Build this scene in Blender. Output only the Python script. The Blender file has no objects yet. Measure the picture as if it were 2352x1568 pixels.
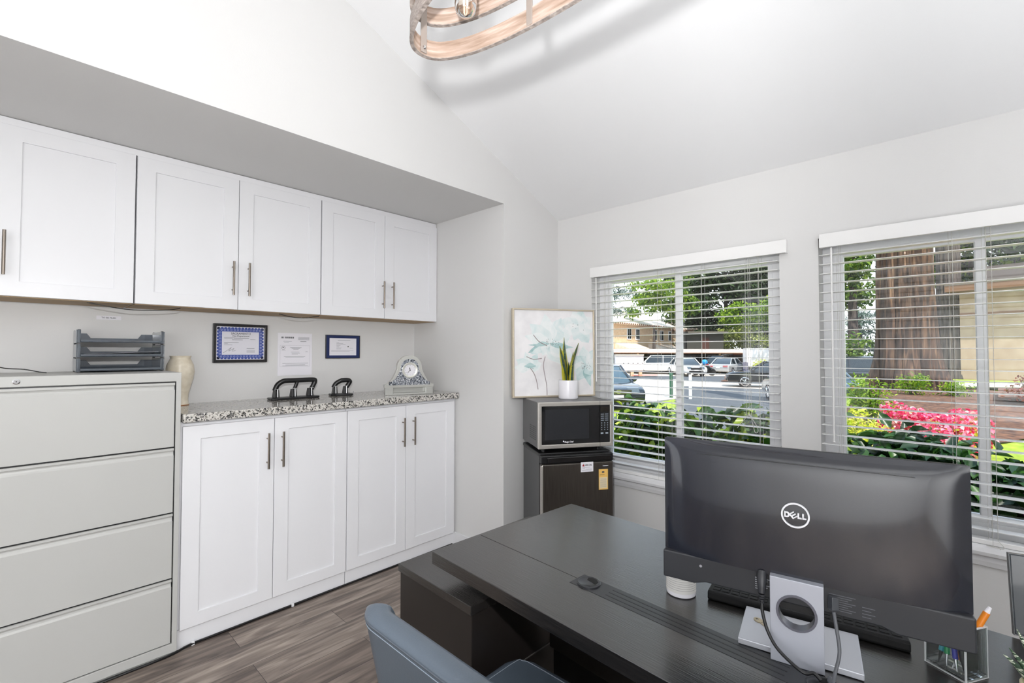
import bpy, bmesh, math, random
import numpy as np
from mathutils import Vector, Matrix
PI = math.pi
SC = bpy.context.scene
C = SC.collection

# ---------------------------------------------------------------- camera, sky, sun, flash and added fill lights, exposure
H = 1.42
YAW, PITCH, ROLL, FPX = math.radians(43.2), math.radians(1.396), math.radians(0.042), 1072.0
F_ = Vector((math.cos(YAW)*math.cos(PITCH), math.sin(YAW)*math.cos(PITCH), math.sin(PITCH)))
r0 = Vector((math.sin(YAW), -math.cos(YAW), 0)); u0 = r0.cross(F_)
R_ = r0*math.cos(ROLL) + u0*math.sin(ROLL); U_ = R_.cross(F_)
cam_d = bpy.data.cameras.new('camera'); cam = bpy.data.objects.new('camera', cam_d); C.objects.link(cam)
M = Matrix.Identity(4)
for i in range(3):
    M[i][0], M[i][1], M[i][2] = R_[i], U_[i], -F_[i]
M[2][3] = H
cam.matrix_world = M
cam_d.sensor_width = 36; cam_d.lens = FPX/2352*36; cam_d.clip_start = 0.02; cam_d.clip_end = 500
SC.camera = cam
SC.view_settings.view_transform = 'Standard'; SC.view_settings.look = 'None'
SC.view_settings.gamma = 1; SC.view_settings.exposure = 0.1; SC.view_settings.use_curve_mapping = False

w = bpy.data.worlds.new('sky'); SC.world = w; w.use_nodes = True
nt = w.node_tree; nt.nodes.clear()
bg = nt.nodes.new('ShaderNodeBackground'); wo = nt.nodes.new('ShaderNodeOutputWorld')
tc = nt.nodes.new('ShaderNodeTexCoord'); sep = nt.nodes.new('ShaderNodeSeparateXYZ'); cr = nt.nodes.new('ShaderNodeValToRGB')
cr.color_ramp.elements[0].position = 0.0; cr.color_ramp.elements[0].color = (0.95, 0.97, 1, 1)
cr.color_ramp.elements[1].position = 0.7; cr.color_ramp.elements[1].color = (0.55, 0.75, 1, 1)
nt.links.new(tc.outputs['Generated'], sep.inputs[0]); nt.links.new(sep.outputs['Z'], cr.inputs[0])
nt.links.new(cr.outputs[0], bg.inputs[0]); nt.links.new(bg.outputs[0], wo.inputs[0])
bg.inputs[1].default_value = 2.0

def lamp(name, kind, loc, target, energy, size, col=(1, 1, 1)):
    d = bpy.data.lights.new(name, kind); d.energy = energy; d.color = col
    if kind == 'AREA': d.size = size
    elif kind == 'SUN': d.angle = size
    else: d.shadow_soft_size = size
    o = bpy.data.objects.new(name, d); C.objects.link(o); o.location = loc
    o.rotation_euler = (Vector(target)-Vector(loc)).to_track_quat('-Z', 'Y').to_euler()
    return o
lamp('sun', 'SUN', (0, 0, 30), (0.40*30, 0.42*30, 30-0.815*30), 5.8, math.radians(0.6), (1, .95, .87))
fl = lamp('camera_flash', 'SPOT', (0.03, 0.13, 1.69), (0.03+.34, .13+.92, 1.69+.18), 94, 0.024); fl.data.spot_size = math.radians(140); fl.data.spot_blend = .45
ceil_fill = lamp('ceiling_fill_light', 'AREA', (.5, -1.2, .9), (.5, -1.2, 4.0), 50, 1.5, (.95, .98, 1)); ceil_fill.data.spread = math.radians(140)  # added fill lamp, unseen, aimed up so the ceiling spreads ambient light
lamp('back_wall_fill_light', 'AREA', (-1.3, -1.3, 1.1), (-3.0, -1.6, 1.0), 165, 1.2, (.95, .98, 1))  # added fill lamp turned to the back wall for soft frontal light

# ---------------------------------------------------------------- materials
def lin(c):
    if isinstance(c, str): c = [int(c[i:i+2], 16)/255 for i in (0, 2, 4)]
    return tuple((x/12.92 if x <= .04045 else ((x+.055)/1.055)**2.4) for x in c) + (1,)
def P(name, col, rough=.5, metal=0., spec=.5, coat=0., emit=None, estr=1., bump=None, bstr=.2, sss=0):
    m = bpy.data.materials.new(name); m.use_nodes = True
    b = m.node_tree.nodes['Principled BSDF']
    b.inputs['Base Color'].default_value = lin(col); b.inputs['Roughness'].default_value = rough
    b.inputs['Metallic'].default_value = metal; b.inputs['Specular IOR Level'].default_value = spec
    b.inputs['Coat Weight'].default_value = coat; b.inputs['Coat Roughness'].default_value = .03
    if emit: b.inputs['Emission Color'].default_value = lin(emit); b.inputs['Emission Strength'].default_value = estr
    if bump:
        n = N(m, 'ShaderNodeTexNoise', Scale=bump, Detail=3.); bp = N(m, 'ShaderNodeBump', Strength=bstr, Distance=.002)
        L(m, obj_co(m), n.inputs['Vector']); L(m, n.outputs['Fac'], bp.inputs['Height']); L(m, bp.outputs[0], b.inputs['Normal'])
    return m
def N(m, t, **kw):
    n = m.node_tree.nodes.new(t)
    for k, v in kw.items():
        k = k.replace('_', ' ')
        n.inputs[k].default_value = v
    return n
def L(m, a, b): m.node_tree.links.new(a, b)
def B(m): return m.node_tree.nodes['Principled BSDF']
def obj_co(m, scale=None, rot=None, gen=False):
    t = N(m, 'ShaderNodeTexCoord')
    out = t.outputs['Object']
    if scale or rot:
        mp = N(m, 'ShaderNodeMapping')
        if scale: mp.inputs['Scale'].default_value = scale
        if rot: mp.inputs['Rotation'].default_value = rot
        L(m, out, mp.inputs[0]); out = mp.outputs[0]
    return out
def ramp(m, fac, stops, interp='LINEAR'):
    r = N(m, 'ShaderNodeValToRGB'); e = r.color_ramp.elements
    r.color_ramp.interpolation = interp
    while len(e) < len(stops): e.new(.5)
    for i, (p, c) in enumerate(stops): e[i].position = p; e[i].color = lin(c)
    L(m, fac, r.inputs[0]); return r.outputs[0]
def noise_mat(name, stops, scale, rough=.6, stretch=None, detail=4., bstr=0., metal=0., spec=.5, dist=0., rot=None, coat=0.):
    m = P(name, 'ffffff', rough, metal, spec, coat)
    n = N(m, 'ShaderNodeTexNoise', Scale=scale, Detail=detail, Distortion=dist)
    L(m, obj_co(m, stretch, rot), n.inputs['Vector'])
    L(m, ramp(m, n.outputs['Fac'], stops), B(m).inputs['Base Color'])
    if bstr:
        bp = N(m, 'ShaderNodeBump', Strength=bstr, Distance=.01)
        L(m, n.outputs['Fac'], bp.inputs['Height']); L(m, bp.outputs[0], B(m).inputs['Normal'])
    return m
def leaf_mat(name, cols, trans=.35, rough=.45):
    m = P(name, 'ffffff', rough, 0, .4)
    g = N(m, 'ShaderNodeNewGeometry')
    n = len(cols); col = ramp(m, g.outputs['Random Per Island'], [(i/max(1, n-1), c) for i, c in enumerate(cols)])
    L(m, col, B(m).inputs['Base Color'])
    t = N(m, 'ShaderNodeBsdfTranslucent'); mx = N(m, 'ShaderNodeMixShader'); mx.inputs[0].default_value = trans
    L(m, col, t.inputs[0]); L(m, B(m).outputs[0], mx.inputs[1]); L(m, t.outputs[0], mx.inputs[2])
    L(m, mx.outputs[0], m.node_tree.nodes['Material Output'].inputs[0])
    return m
def clear_mat(name, tint='ffffff', ior=1.45, rough=0., boost=1., body=0.):
    m = bpy.data.materials.new(name); m.use_nodes = True; m.node_tree.nodes.clear()
    tr = N(m, 'ShaderNodeBsdfTransparent'); gl = N(m, 'ShaderNodeBsdfGlossy'); fr = N(m, 'ShaderNodeFresnel', IOR=ior)
    mx = N(m, 'ShaderNodeMixShader'); o = N(m, 'ShaderNodeOutputMaterial')
    tr.inputs[0].default_value = lin(tint); gl.inputs['Roughness'].default_value = rough
    fac = fr.outputs[0]
    if boost != 1:
        mm = N(m, 'ShaderNodeMath'); mm.operation = 'MULTIPLY'; mm.use_clamp = True
        L(m, fac, mm.inputs[0]); mm.inputs[1].default_value = boost; fac = mm.outputs[0]
    L(m, fac, mx.inputs[0]); L(m, tr.outputs[0], mx.inputs[1]); L(m, gl.outputs[0], mx.inputs[2])
    last = mx.outputs[0]
    if body:
        df = N(m, 'ShaderNodeBsdfDiffuse'); df.inputs[0].default_value = lin(tint)
        m2 = N(m, 'ShaderNodeMixShader'); m2.inputs[0].default_value = body
        L(m, last, m2.inputs[1]); L(m, df.outputs[0], m2.inputs[2]); last = m2.outputs[0]
    L(m, last, o.inputs[0]); return m

WALL = P('wall_paint', 'dcdbda', .75, 0, .3, bump=160, bstr=.12)
CEIL = P('ceiling_paint', 'f2f2f3', .8, 0, .2, bump=130, bstr=.1)
TRIM = P('white_trim', 'e6e6e8', .4)
CABW = P('white_cabinet', 'e9e9ec', .38, 0, .4)
CABIN = P('cabinet_underside', 'b09470', .6)
VINYL = P('white_vinyl', 'f2f2f4', .35)
SLAT = P('blind_slat', 'f0efee', .35)
CORD = P('blind_cord', 'cfcdc8', .7)
STEEL = P('brushed_nickel', '8e857c', .28, 1.)
CHROME = P('chrome', 'd8d8da', .12, 1.)
STAIN = noise_mat('stainless', [(.3, 'b4b0aa'), (.7, 'cbc7c0')], 6, .35, (1, 1, 60), metal=.65)
BSTAIN = noise_mat('dark_stainless', [(.3, '5a5653'), (.7, '6e6963')], 6, .3, (60, 60, 1), metal=.9)
FILE = P('file_cabinet_grey', 'bfbfbc', .42, 0, .4)
FILED = P('file_recess', 'b4b4b2', .5)
BLACK = P('black_plastic', '141416', .35)
BLACKG = P('black_gloss', '0c0d10', .06, 0, .6)
BLACKM = P('black_matte', '1b1c20', .5)
DGREY = P('dark_grey_plastic', '3a3b3e', .45)
MSHELL = P('monitor_shell', '20222a', .1, 0, .6, .2)
MSTRIP = P('monitor_strip', '2c2d31', .42)
SILVER = P('silver_plastic', 'bfc1c8', .35, .35)
WHITE = P('white_paper', 'eceaf0', .8)
WHITEG = P('white_ceramic', 'e9e7ec', .25)
INK = P('ink', '4c4c50', .8)
INKL = P('pale_ink', 'a5a4aa', .8)
BLUEP = P('certificate_blue', '3a53a8', .7)
NAVY = P('navy_mat', '1a2a5c', .6)
FRAMEB = P('frame_black', '1c1a1c', .3)
CREAM = noise_mat('cream_ceramic', [(.3, 'd8ccb4'), (.7, 'eee4d2')], 25, .3, bstr=.3)
ORANGE = P('orange_plastic', 'f08a1e', .4)
TEALP = P('teal_plastic', '27a3b4', .3)
GREENP = P('green_plastic', '15a05a', .3)
BLUEPL = P('blue_plastic', '3434b0', .3)
LIMEP = P('lime_plastic', '7fd05a', .3)
YELLOW = P('yellow_label', 'f3c46a', .7)
YELLOWL = P('pale_label', 'ecd9b0', .7)
RED = P('red_ink', 'a8242e', .6)
GLASS = clear_mat('window_glass')
ACRY = clear_mat('acrylic', 'fbfdfd', 1.3, 0., 1., .02)
ACRYE = clear_mat('acrylic_edge', 'fafcfd', 1.5, .05, 2., .55)
SMOKE = clear_mat('smoky_acrylic', '98a2ae', 1.5, .05, 2.5, .22)
BULBG = clear_mat('bulb_glass', 'fff8f0', 1.5, 0., 1.5)
FILA = P('filament', 'ffffff', .5, emit='fff6ee', estr=9)
LEATHER = P('blue_grey_leather', '4e5863', .36, 0, .8, bump=260, bstr=.15)
LEATHD = P('charcoal_leather', '4e545c', .45, 0, .4, bump=260, bstr=.15)
STITCH = P('pale_stitching', '87919c', .7)
CANVAS = noise_mat('canvas_ground', [(.35, 'e2e0e2'), (.6, 'efedee')], 7, .8)
FRAMEC = P('champagne_frame', 'c9bda8', .35, .5)
PETAL = [noise_mat('petal_%d' % i, s, 9, .8, dist=1.5) for i, s in enumerate([
    [(.3, 'ebeeee'), (.55, 'd8e5e5'), (.75, 'bcd4d4')], [(.3, 'f0f1f1'), (.6, 'e2eaea'), (.8, 'cfdfdf')], [(.3, 'cfe0df'), (.55, 'abc9c9'), (.8, '7fa5a7')]])]
STEMP = P('painted_stem', 'a79a9c', .8)
DOTP = P('painted_stamen', '4a4a4e', .8)

def granite():
    m = P('granite', 'ffffff', .07, 0, .5)
    co = obj_co(m)
    n = N(m, 'ShaderNodeTexNoise', Scale=90., Detail=2.); L(m, co, n.inputs['Vector'])
    v = N(m, 'ShaderNodeTexVoronoi', Scale=175.); L(m, co, v.inputs['Vector'])
    v2 = N(m, 'ShaderNodeTexVoronoi', Scale=105.); L(m, co, v2.inputs['Vector'])
    s1 = N(m, 'ShaderNodeSeparateColor'); L(m, v.outputs['Color'], s1.inputs[0])
    s2 = N(m, 'ShaderNodeSeparateColor'); L(m, v2.outputs['Color'], s2.inputs[0])
    a = ramp(m, s1.outputs[0], [(0, '2c2c2e'), (.12, '8d8a86'), (.30, 'cfcdca'), (.55, 'e4e2e0')], 'CONSTANT')
    b = ramp(m, s2.outputs[1], [(0, '48484a'), (.12, 'e9e6e0'), (1, 'f2efe9')], 'CONSTANT')
    mx = N(m, 'ShaderNodeMixRGB'); mx.blend_type = 'MULTIPLY'; mx.inputs[0].default_value = .8
    L(m, a, mx.inputs[1]); L(m, b, mx.inputs[2]); L(m, mx.outputs[0], B(m).inputs['Base Color'])
    return m
GRANITE = granite()
def glitter():
    m = P('crushed_mirror', 'ffffff', .15, .6)
    v = N(m, 'ShaderNodeTexVoronoi', Scale=170.); L(m, obj_co(m), v.inputs['Vector'])
    s = N(m, 'ShaderNodeSeparateColor'); L(m, v.outputs['Color'], s.inputs[0])
    L(m, ramp(m, s.outputs[0], [(0, '4a4e56'), (.2, '8e94a0'), (.5, 'b9bec8'), (.8, 'f0f2f6')], 'CONSTANT'), B(m).inputs['Base Color'])
    bp = N(m, 'ShaderNodeBump', Strength=.8, Distance=.004); L(m, s.outputs[1], bp.inputs['Height']); L(m, bp.outputs[0], B(m).inputs['Normal'])
    return m
GLITTER = glitter()
def floor_mat():
    m = P('wood_plank_floor', 'ffffff', .42, 0, .4)
    br = N(m, 'ShaderNodeTexBrick', Scale=1., Mortar_Size=.0012, Brick_Width=1.22, Row_Height=.18)
    br.offset = .37; br.inputs['Color1'].default_value = (0, 0, 0, 1); br.inputs['Color2'].default_value = (1, 1, 1, 1); br.inputs['Mortar'].default_value = (.5, .5, .5, 1)
    co = obj_co(m); L(m, co, br.inputs['Vector'])
    n = N(m, 'ShaderNodeTexNoise', Scale=3., Detail=8., Distortion=.8); mp = N(m, 'ShaderNodeMapping'); mp.inputs['Scale'].default_value = (1.1, 9, 1)
    add = N(m, 'ShaderNodeVectorMath'); add.operation = 'ADD'
    sc = N(m, 'ShaderNodeVectorMath'); sc.operation = 'SCALE'; sc.inputs['Scale'].default_value = 7.
    L(m, br.outputs['Color'], sc.inputs[0]); L(m, co, add.inputs[0]); L(m, sc.outputs[0], add.inputs[1]); L(m, add.outputs[0], mp.inputs[0]); L(m, mp.outputs[0], n.inputs['Vector'])
    col = ramp(m, n.outputs['Fac'], [(.25, '4a4340'), (.42, '7c7068'), (.55, '95887e'), (.75, 'b8aa9e')])
    hs = N(m, 'ShaderNodeMixRGB'); hs.blend_type = 'MULTIPLY'; hs.inputs[0].default_value = 1
    tone = ramp(m, br.outputs['Color'], [(0, 'c8c4c2'), (1, 'ffffff')])
    L(m, col, hs.inputs[1]); L(m, tone, hs.inputs[2])
    mo = N(m, 'ShaderNodeMixRGB'); L(m, br.outputs['Fac'], mo.inputs[0]); L(m, hs.outputs[0], mo.inputs[1]); mo.inputs[2].default_value = lin('3a3230')
    L(m, mo.outputs[0], B(m).inputs['Base Color'])
    return m
def desk_mat(name, rough):
    m = P(name, '121112', rough, 0, 1., .5)
    n = N(m, 'ShaderNodeTexNoise', Scale=5., Detail=6.); L(m, obj_co(m, (60, 2.2, 60)), n.inputs['Vector'])
    L(m, ramp(m, n.outputs['Fac'], [(.35, '121111'), (.7, '2b2826')]), B(m).inputs['Base Color']); B(m).inputs['Coat Roughness'].default_value = .17
    bp = N(m, 'ShaderNodeBump', Strength=.22, Distance=.002); L(m, n.outputs['Fac'], bp.inputs['Height']); L(m, bp.outputs[0], B(m).inputs['Normal']); L(m, bp.outputs[0], B(m).inputs['Coat Normal'])
    return m
DESK = desk_mat('black_stained_wood', .27)
DESKM = P('dark_brown_laminate', '221e1c', .35)
LAMPW = noise_mat('whitewashed_wood', [(.3, '86706080'[:6]), (.5, 'a28d7f'), (.7, 'bcaaa0')], 3, .6, (3, 3, 30), bstr=.1)
LAMPO = noise_mat('weathered_wood', [(.3, '756b66'), (.55, '9a8f88'), (.75, 'b3a8a2')], 14, .6, (6, 6, 30), bstr=.3)
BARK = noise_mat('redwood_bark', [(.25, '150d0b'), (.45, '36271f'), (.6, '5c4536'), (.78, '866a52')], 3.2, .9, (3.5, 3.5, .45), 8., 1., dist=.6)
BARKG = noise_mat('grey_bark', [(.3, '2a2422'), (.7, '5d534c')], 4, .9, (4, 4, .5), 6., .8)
STUCCO = noise_mat('beige_stucco', [(.3, 'c9ab88'), (.7, 'd8bd9c')], 4, .9)
STUCCOB = noise_mat('tan_stucco', [(.3, '9e8672'), (.7, 'b29c88')], 2, .9)
ROOFT = noise_mat('pale_roof_tile', [(.3, 'd9c3ae'), (.7, 'efe2d2')], 3, .85)
FASCIA = P('brown_fascia', '7a5840', .8)
ASPH = noise_mat('asphalt', [(.3, '46494c'), (.7, '5a5d60')], 8, .9)
CONC = noise_mat('concrete', [(.3, 'b8ada0'), (.7, 'd4cabc')], 3, .9)
MULCH = noise_mat('bark_mulch', [(.3, '3a261c'), (.7, '7a543c')], 12, .95, bstr=.6)
LAWN = noise_mat('lawn', [(.25, '566f14'), (.5, '8a9f26'), (.75, 'b4bc44')], 5, .9, detail=9., bstr=.8)
REDK = P('red_curb', 'c65a4a', .8)
DARKW = P('dark_window', '20282c', .1)
TIRE = P('tyre', '161616', .8)
CARGL = P('car_glass', '1c262c', .05, 0, .8)
CARGLB = P('car_glass_sky', '3a4e58', .08, 0, .6)

# ---------------------------------------------------------------- mesh helpers
W = {}
def tag(o, label=None, cat=None, group=None, kind=None):
    for k, v in (('label', label), ('category', cat), ('group', group), ('kind', kind)):
        if v: o[k] = v
    return o
def thing(name, label, cat, loc=(0, 0, 0), rz=0., group=None):
    o = bpy.data.objects.new(name, None); C.objects.link(o); o.empty_display_size = .1
    o.location = loc; o.rotation_euler = (0, 0, rz)
    W[o] = Matrix.Translation(loc) @ Matrix.Rotation(rz, 4, 'Z')
    return tag(o, label, cat, group)
class MB:
    def __init__(s): s.v = []; s.f = []; s.mi = []; s.mats = []; s.cur = 0; s.T = Matrix.Identity(4); s.sm = []
    def m(s, mat):
        if mat not in s.mats: s.mats.append(mat)
        s.cur = s.mats.index(mat); return s
    def at(s, loc=(0, 0, 0), rz=0., rx=0., ry=0.):
        s.T = Matrix.Translation(loc) @ Matrix.Rotation(rz, 4, 'Z') @ Matrix.Rotation(ry, 4, 'Y') @ Matrix.Rotation(rx, 4, 'X'); return s
    def add(s, vs, fs):
        b = len(s.v); s.v += [tuple(s.T @ Vector(v)) for v in vs]
        s.f += [tuple(b+i for i in f) for f in fs]; s.mi += [s.cur]*len(fs); return s
    def box(s, x0, x1, y0, y1, z0, z1):
        return s.add([(x0, y0, z0), (x1, y0, z0), (x1, y1, z0), (x0, y1, z0), (x0, y0, z1), (x1, y0, z1), (x1, y1, z1), (x0, y1, z1)],
                     [(3, 2, 1, 0), (4, 5, 6, 7), (0, 1, 5, 4), (1, 2, 6, 5), (2, 3, 7, 6), (3, 0, 4, 7)])
    def frustum(s, a, b):     # two quads (lists of 4 points), a = bottom, b = top, both counter-clockwise from above
        return s.add(list(a)+list(b), [(3, 2, 1, 0), (4, 5, 6, 7), (0, 1, 5, 4), (1, 2, 6, 5), (2, 3, 7, 6), (3, 0, 4, 7)])
    def prism(s, poly, d0, d1, plane='xz'):   # extrude a 2-D outline
        def mp(a, b, d): return {'xz': (a, d, b), 'xy': (a, b, d), 'yz': (d, a, b)}[plane]
        n = len(poly)
        area = sum(poly[i][0]*poly[(i+1) % n][1]-poly[(i+1) % n][0]*poly[i][1] for i in range(n))
        if area < 0: poly = poly[::-1]
        if plane == 'xz': d0, d1 = d1, d0
        vs = [mp(a, b, d0) for a, b in poly]+[mp(a, b, d1) for a, b in poly]
        return s.add(vs, [tuple(range(n))[::-1], tuple(range(n, 2*n))]+[(i, (i+1) % n, n+(i+1) % n, n+i) for i in range(n)])
    def ringprism(s, outer, inner, d0, d1, plane='xz'):   # outline with a hole (same vertex count)
        def mp(a, b, d): return {'xz': (a, d, b), 'xy': (a, b, d), 'yz': (d, a, b)}[plane]
        n = len(outer)
        if plane == 'xz': d0, d1 = d1, d0
        vs = [mp(a, b, d) for d in (d0, d1) for p in (outer, inner) for a, b in p]
        fs = []
        for i in range(n):
            j = (i+1) % n
            fs += [(i, n+i, n+j, j), (2*n+i, 2*n+j, 3*n+j, 3*n+i), (i, j, 2*n+j, 2*n+i), (n+i, 3*n+i, 3*n+j, n+j)]
        return s.add(vs, fs)
    def rectring(s, x0, x1, z0, z1, b, d0, d1, plane='xz', bz=None):
        bz = b if bz is None else bz
        return s.ringprism([(x0, z0), (x1, z0), (x1, z1), (x0, z1)], [(x0+b, z0+bz), (x1-b, z0+bz), (x1-b, z1-bz), (x0+b, z1-bz)], d0, d1, plane)
    def tube(s, pts, r, n=8, caps=True):
        pts = [Vector(p) for p in pts]; rs = r if isinstance(r, (list, tuple)) else [r]*len(pts)
        vs = []; up = None
        for i, p in enumerate(pts):
            t = (pts[min(i+1, len(pts)-1)]-pts[max(i-1, 0)]).normalized()
            if up is None: up = Vector((0, 0, 1)) if abs(t.z) < .9 else Vector((1, 0, 0))
            a = t.cross(up).normalized(); b = a.cross(t).normalized(); up = b
            for k in range(n):
                q = 2*PI*k/n; vs.append(p+(a*math.cos(q)+b*math.sin(q))*rs[i])
        fs = []
        for i in range(len(pts)-1):
            for k in range(n):
                j = (k+1) % n; fs.append((i*n+k, i*n+j, (i+1)*n+j, (i+1)*n+k))
        if caps: fs += [tuple(range(n))[::-1], tuple(range((len(pts)-1)*n, len(pts)*n))]
        return s.add(vs, fs)
    def cyl(s, p0, p1, r, r2=None, n=16): return s.tube([p0, p1], [r, r if r2 is None else r2], n)
    def lathe(s, prof, c=(0, 0, 0), n=32, cap=True):
        vs = []; fs = []
        for r, z in prof:
            for k in range(n):
                a = 2*PI*k/n; vs.append((c[0]+r*math.cos(a), c[1]+r*math.sin(a), c[2]+z))
        for i in range(len(prof)-1):
            for k in range(n):
                j = (k+1) % n; fs.append((i*n+k, i*n+j, (i+1)*n+j, (i+1)*n+k))
        if cap: fs += [tuple(range(n))[::-1], tuple(range((len(prof)-1)*n, len(prof)*n))]
        return s.add(vs, fs)
    def sphere(s, c, r, n=12, sx=1, sy=1, sz=1):
        prof = [(max(1e-5, math.sin(PI*i/n))*r, -math.cos(PI*i/n)*r) for i in range(n+1)]
        T = s.T; s.T = T @ Matrix.Translation(c) @ Matrix.Diagonal((sx, sy, sz, 1)); s.lathe(prof, n=2*n); s.T = T; return s
    def grid(s, fn, nu, nv, closeu=False):
        vs = [fn(i/(nu if closeu else nu-1), j/(nv-1)) for i in range(nu) for j in range(nv)]
        fs = []
        for i in range(nu if closeu else nu-1):
            for j in range(nv-1):
                k = (i+1) % nu; fs.append((i*nv+j, k*nv+j, k*nv+j+1, i*nv+j+1))
        return s.add(vs, fs)
    def text(s, string, size, align='CENTER', d=.0006, bold=0., spacing=1.):   # lettering in the local xz plane facing -y
        cu = bpy.data.curves.new('tmp', 'FONT'); cu.body = string; cu.size = size; cu.align_x = align; cu.align_y = 'CENTER'
        cu.extrude = d; cu.offset = bold; cu.resolution_u = 2; cu.space_character = spacing
        o = bpy.data.objects.new('tmp', cu); C.objects.link(o)
        dg = bpy.context.evaluated_depsgraph_get(); me = bpy.data.meshes.new_from_object(o.evaluated_get(dg))
        vs = [(v.co.x, -v.co.z, v.co.y) for v in me.vertices]; fs = [tuple(p.vertices) for p in me.polygons]
        bpy.data.objects.remove(o); bpy.data.curves.remove(cu); bpy.data.meshes.remove(me)
        return s.add(vs, fs)
    def build(s, name, mat=None, parent=None, bevel=0., smooth=None, world=False, seg=2, sub=0):
        if mat: s.mats = [mat]+[x for x in s.mats if x != mat] if not s.mats else s.mats
        me = bpy.data.meshes.new(name); vs = s.v
        if world and parent:
            I = W[parent].inverted(); vs = [tuple(I @ Vector(v)) for v in vs]
        me.from_pydata(vs, [], s.f)
        for m_ in (s.mats or [mat]): me.materials.append(m_)
        if len(s.mats) > 1: me.polygons.foreach_set('material_index', s.mi)
        if smooth is not None:
            me.polygons.foreach_set('use_smooth', [True]*len(me.polygons)); me.set_sharp_from_angle(angle=math.radians(smooth))
        me.update()
        o = bpy.data.objects.new(name, me); C.objects.link(o)
        W[o] = W[parent] if parent else Matrix.Identity(4)
        if parent: o.parent = parent
        if bevel:
            b = o.modifiers.new('bevel', 'BEVEL'); b.width = bevel; b.segments = seg; b.limit_method = 'ANGLE'; b.angle_limit = math.radians(40)
        if sub:
            b = o.modifiers.new('sub', 'SUBSURF'); b.levels = sub; b.render_levels = sub
        return o
def struct(o): o['kind'] = 'structure'; return o
def clone(root, loc, rz=None, label=None, group=None):
    def cp(o, par):
        c = o.copy(); C.objects.link(c)
        if par: c.parent = par
        for ch in list(o.children): cp(ch, c)
        return c
    r = cp(root, None); r.location = loc
    if rz is not None: r.rotation_euler = (0, 0, rz)
    if label: r['label'] = label
    if group: r['group'] = group
    return r
def circ(cx, cz, r, n=32, rz=None): return [(cx+r*math.cos(2*PI*i/n), cz+(rz or r)*math.sin(2*PI*i/n)) for i in range(n)]
def smoothpath(pts, k=6):
    pts = [Vector(p) for p in pts]; out = []
    for i in range(len(pts)-1):
        p0, p1, p2, p3 = pts[max(i-1, 0)], pts[i], pts[i+1], pts[min(i+2, len(pts)-1)]
        for j in range(k):
            t = j/k; out.append(.5*((2*p1)+(p2-p0)*t+(2*p0-5*p1+4*p2-p3)*t*t+(3*p1-p0-3*p2+p3)*t**3))
    return out+[pts[-1]]

# ================================================================ THE ROOM
XW, YW, YB, XA = 2.877, 2.211, 3.25, 2.272
ZC, SL = 2.445, .435
def zceil(x): return ZC+SL*(XW-x)
struct(MB().box(-3.1, 3.0, -2.7, 3.36, -.08, 0).build('floor', floor_mat()))
WIN = [(.68, 1.905), (-.735, .497)]; WZ = (.60, 2.02)
b = MB()
b.box(XW, 3.02, 1.905, 3.36, -.3, ZC); b.box(XW, 3.02, .497, .68, -.3, ZC); b.box(XW, 3.02, -2.7, -.735, -.3, ZC)
for y0, y1 in WIN:
    b.box(XW, 3.02, y0, y1, -.3, WZ[0]-.05); b.box(XW, 3.02, y0, y1, WZ[1], ZC)
struct(b.build('wall_window', WALL))
b = MB()
b.prism([(-3.1, 2.44), (XA, 2.44), (XA, 0), (XW, 0), (XW, ZC+.0), (-.3, zceil(-.3)), (-3.1, zceil(-.3)-SL*2.8)], YW, 3.36, 'xz')
struct(b.build('wall_left', WALL))
struct(MB().box(-3.1, XA, YB, 3.36, 0, 2.44).build('wall_alcove', WALL))
struct(MB().box(-1.25, -1.15, YW, YB, 0, 2.44).build('wall_alcove_end', WALL))
b = MB(); zr = zceil(-.3)
b.prism([(3.02, ZC-SL*.143), (-.3, zr), (-3.1, zr-SL*2.8), (-3.1, zr-SL*2.8+.2), (-.3, zr+.2), (3.02, ZC-SL*.143+.2)], -2.7, 3.36, 'xz')
struct(b.build('ceiling', CEIL))
b = MB(); b.box(-3.1, -3.0, -2.7, YW, 0, 2.8); struct(b.build('wall_back', WALL))
b = MB(); b.prism([(-3.0, 0), (XW, 0), (XW, ZC), (-.3, zr), (-3.0, zr-SL*2.7)], -2.7, -2.6, 'xz'); struct(b.build('wall_right', WALL))
struct(MB().box(XA+.0, XA-.012, YW, YB, 0, .09).box(XA, XW, YW-.012, YW, 0, .09).build('baseboard_alcove', TRIM, bevel=.003))
# double closet door on the unseen wall (it shows in the screen's glossy back)
for k, (y0, y1) in enumerate(((-.05, .78), (.80, 1.63))):
    d = struct(MB().box(-3.0, -2.965, y0, y1, 0.01, 2.05).build('door_%d' % (k+1), TRIM, bevel=.004))
    hy = y1-.07 if k == 0 else y0+.07; s_ = -1 if k == 0 else 1
    MB().cyl((-2.965, hy, .98), (-2.91, hy, .98), .014).cyl((-2.915, hy, .98), (-2.915, hy+s_*.11, .98), .009).build('door_handle', BLACK, d, smooth=40)

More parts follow.
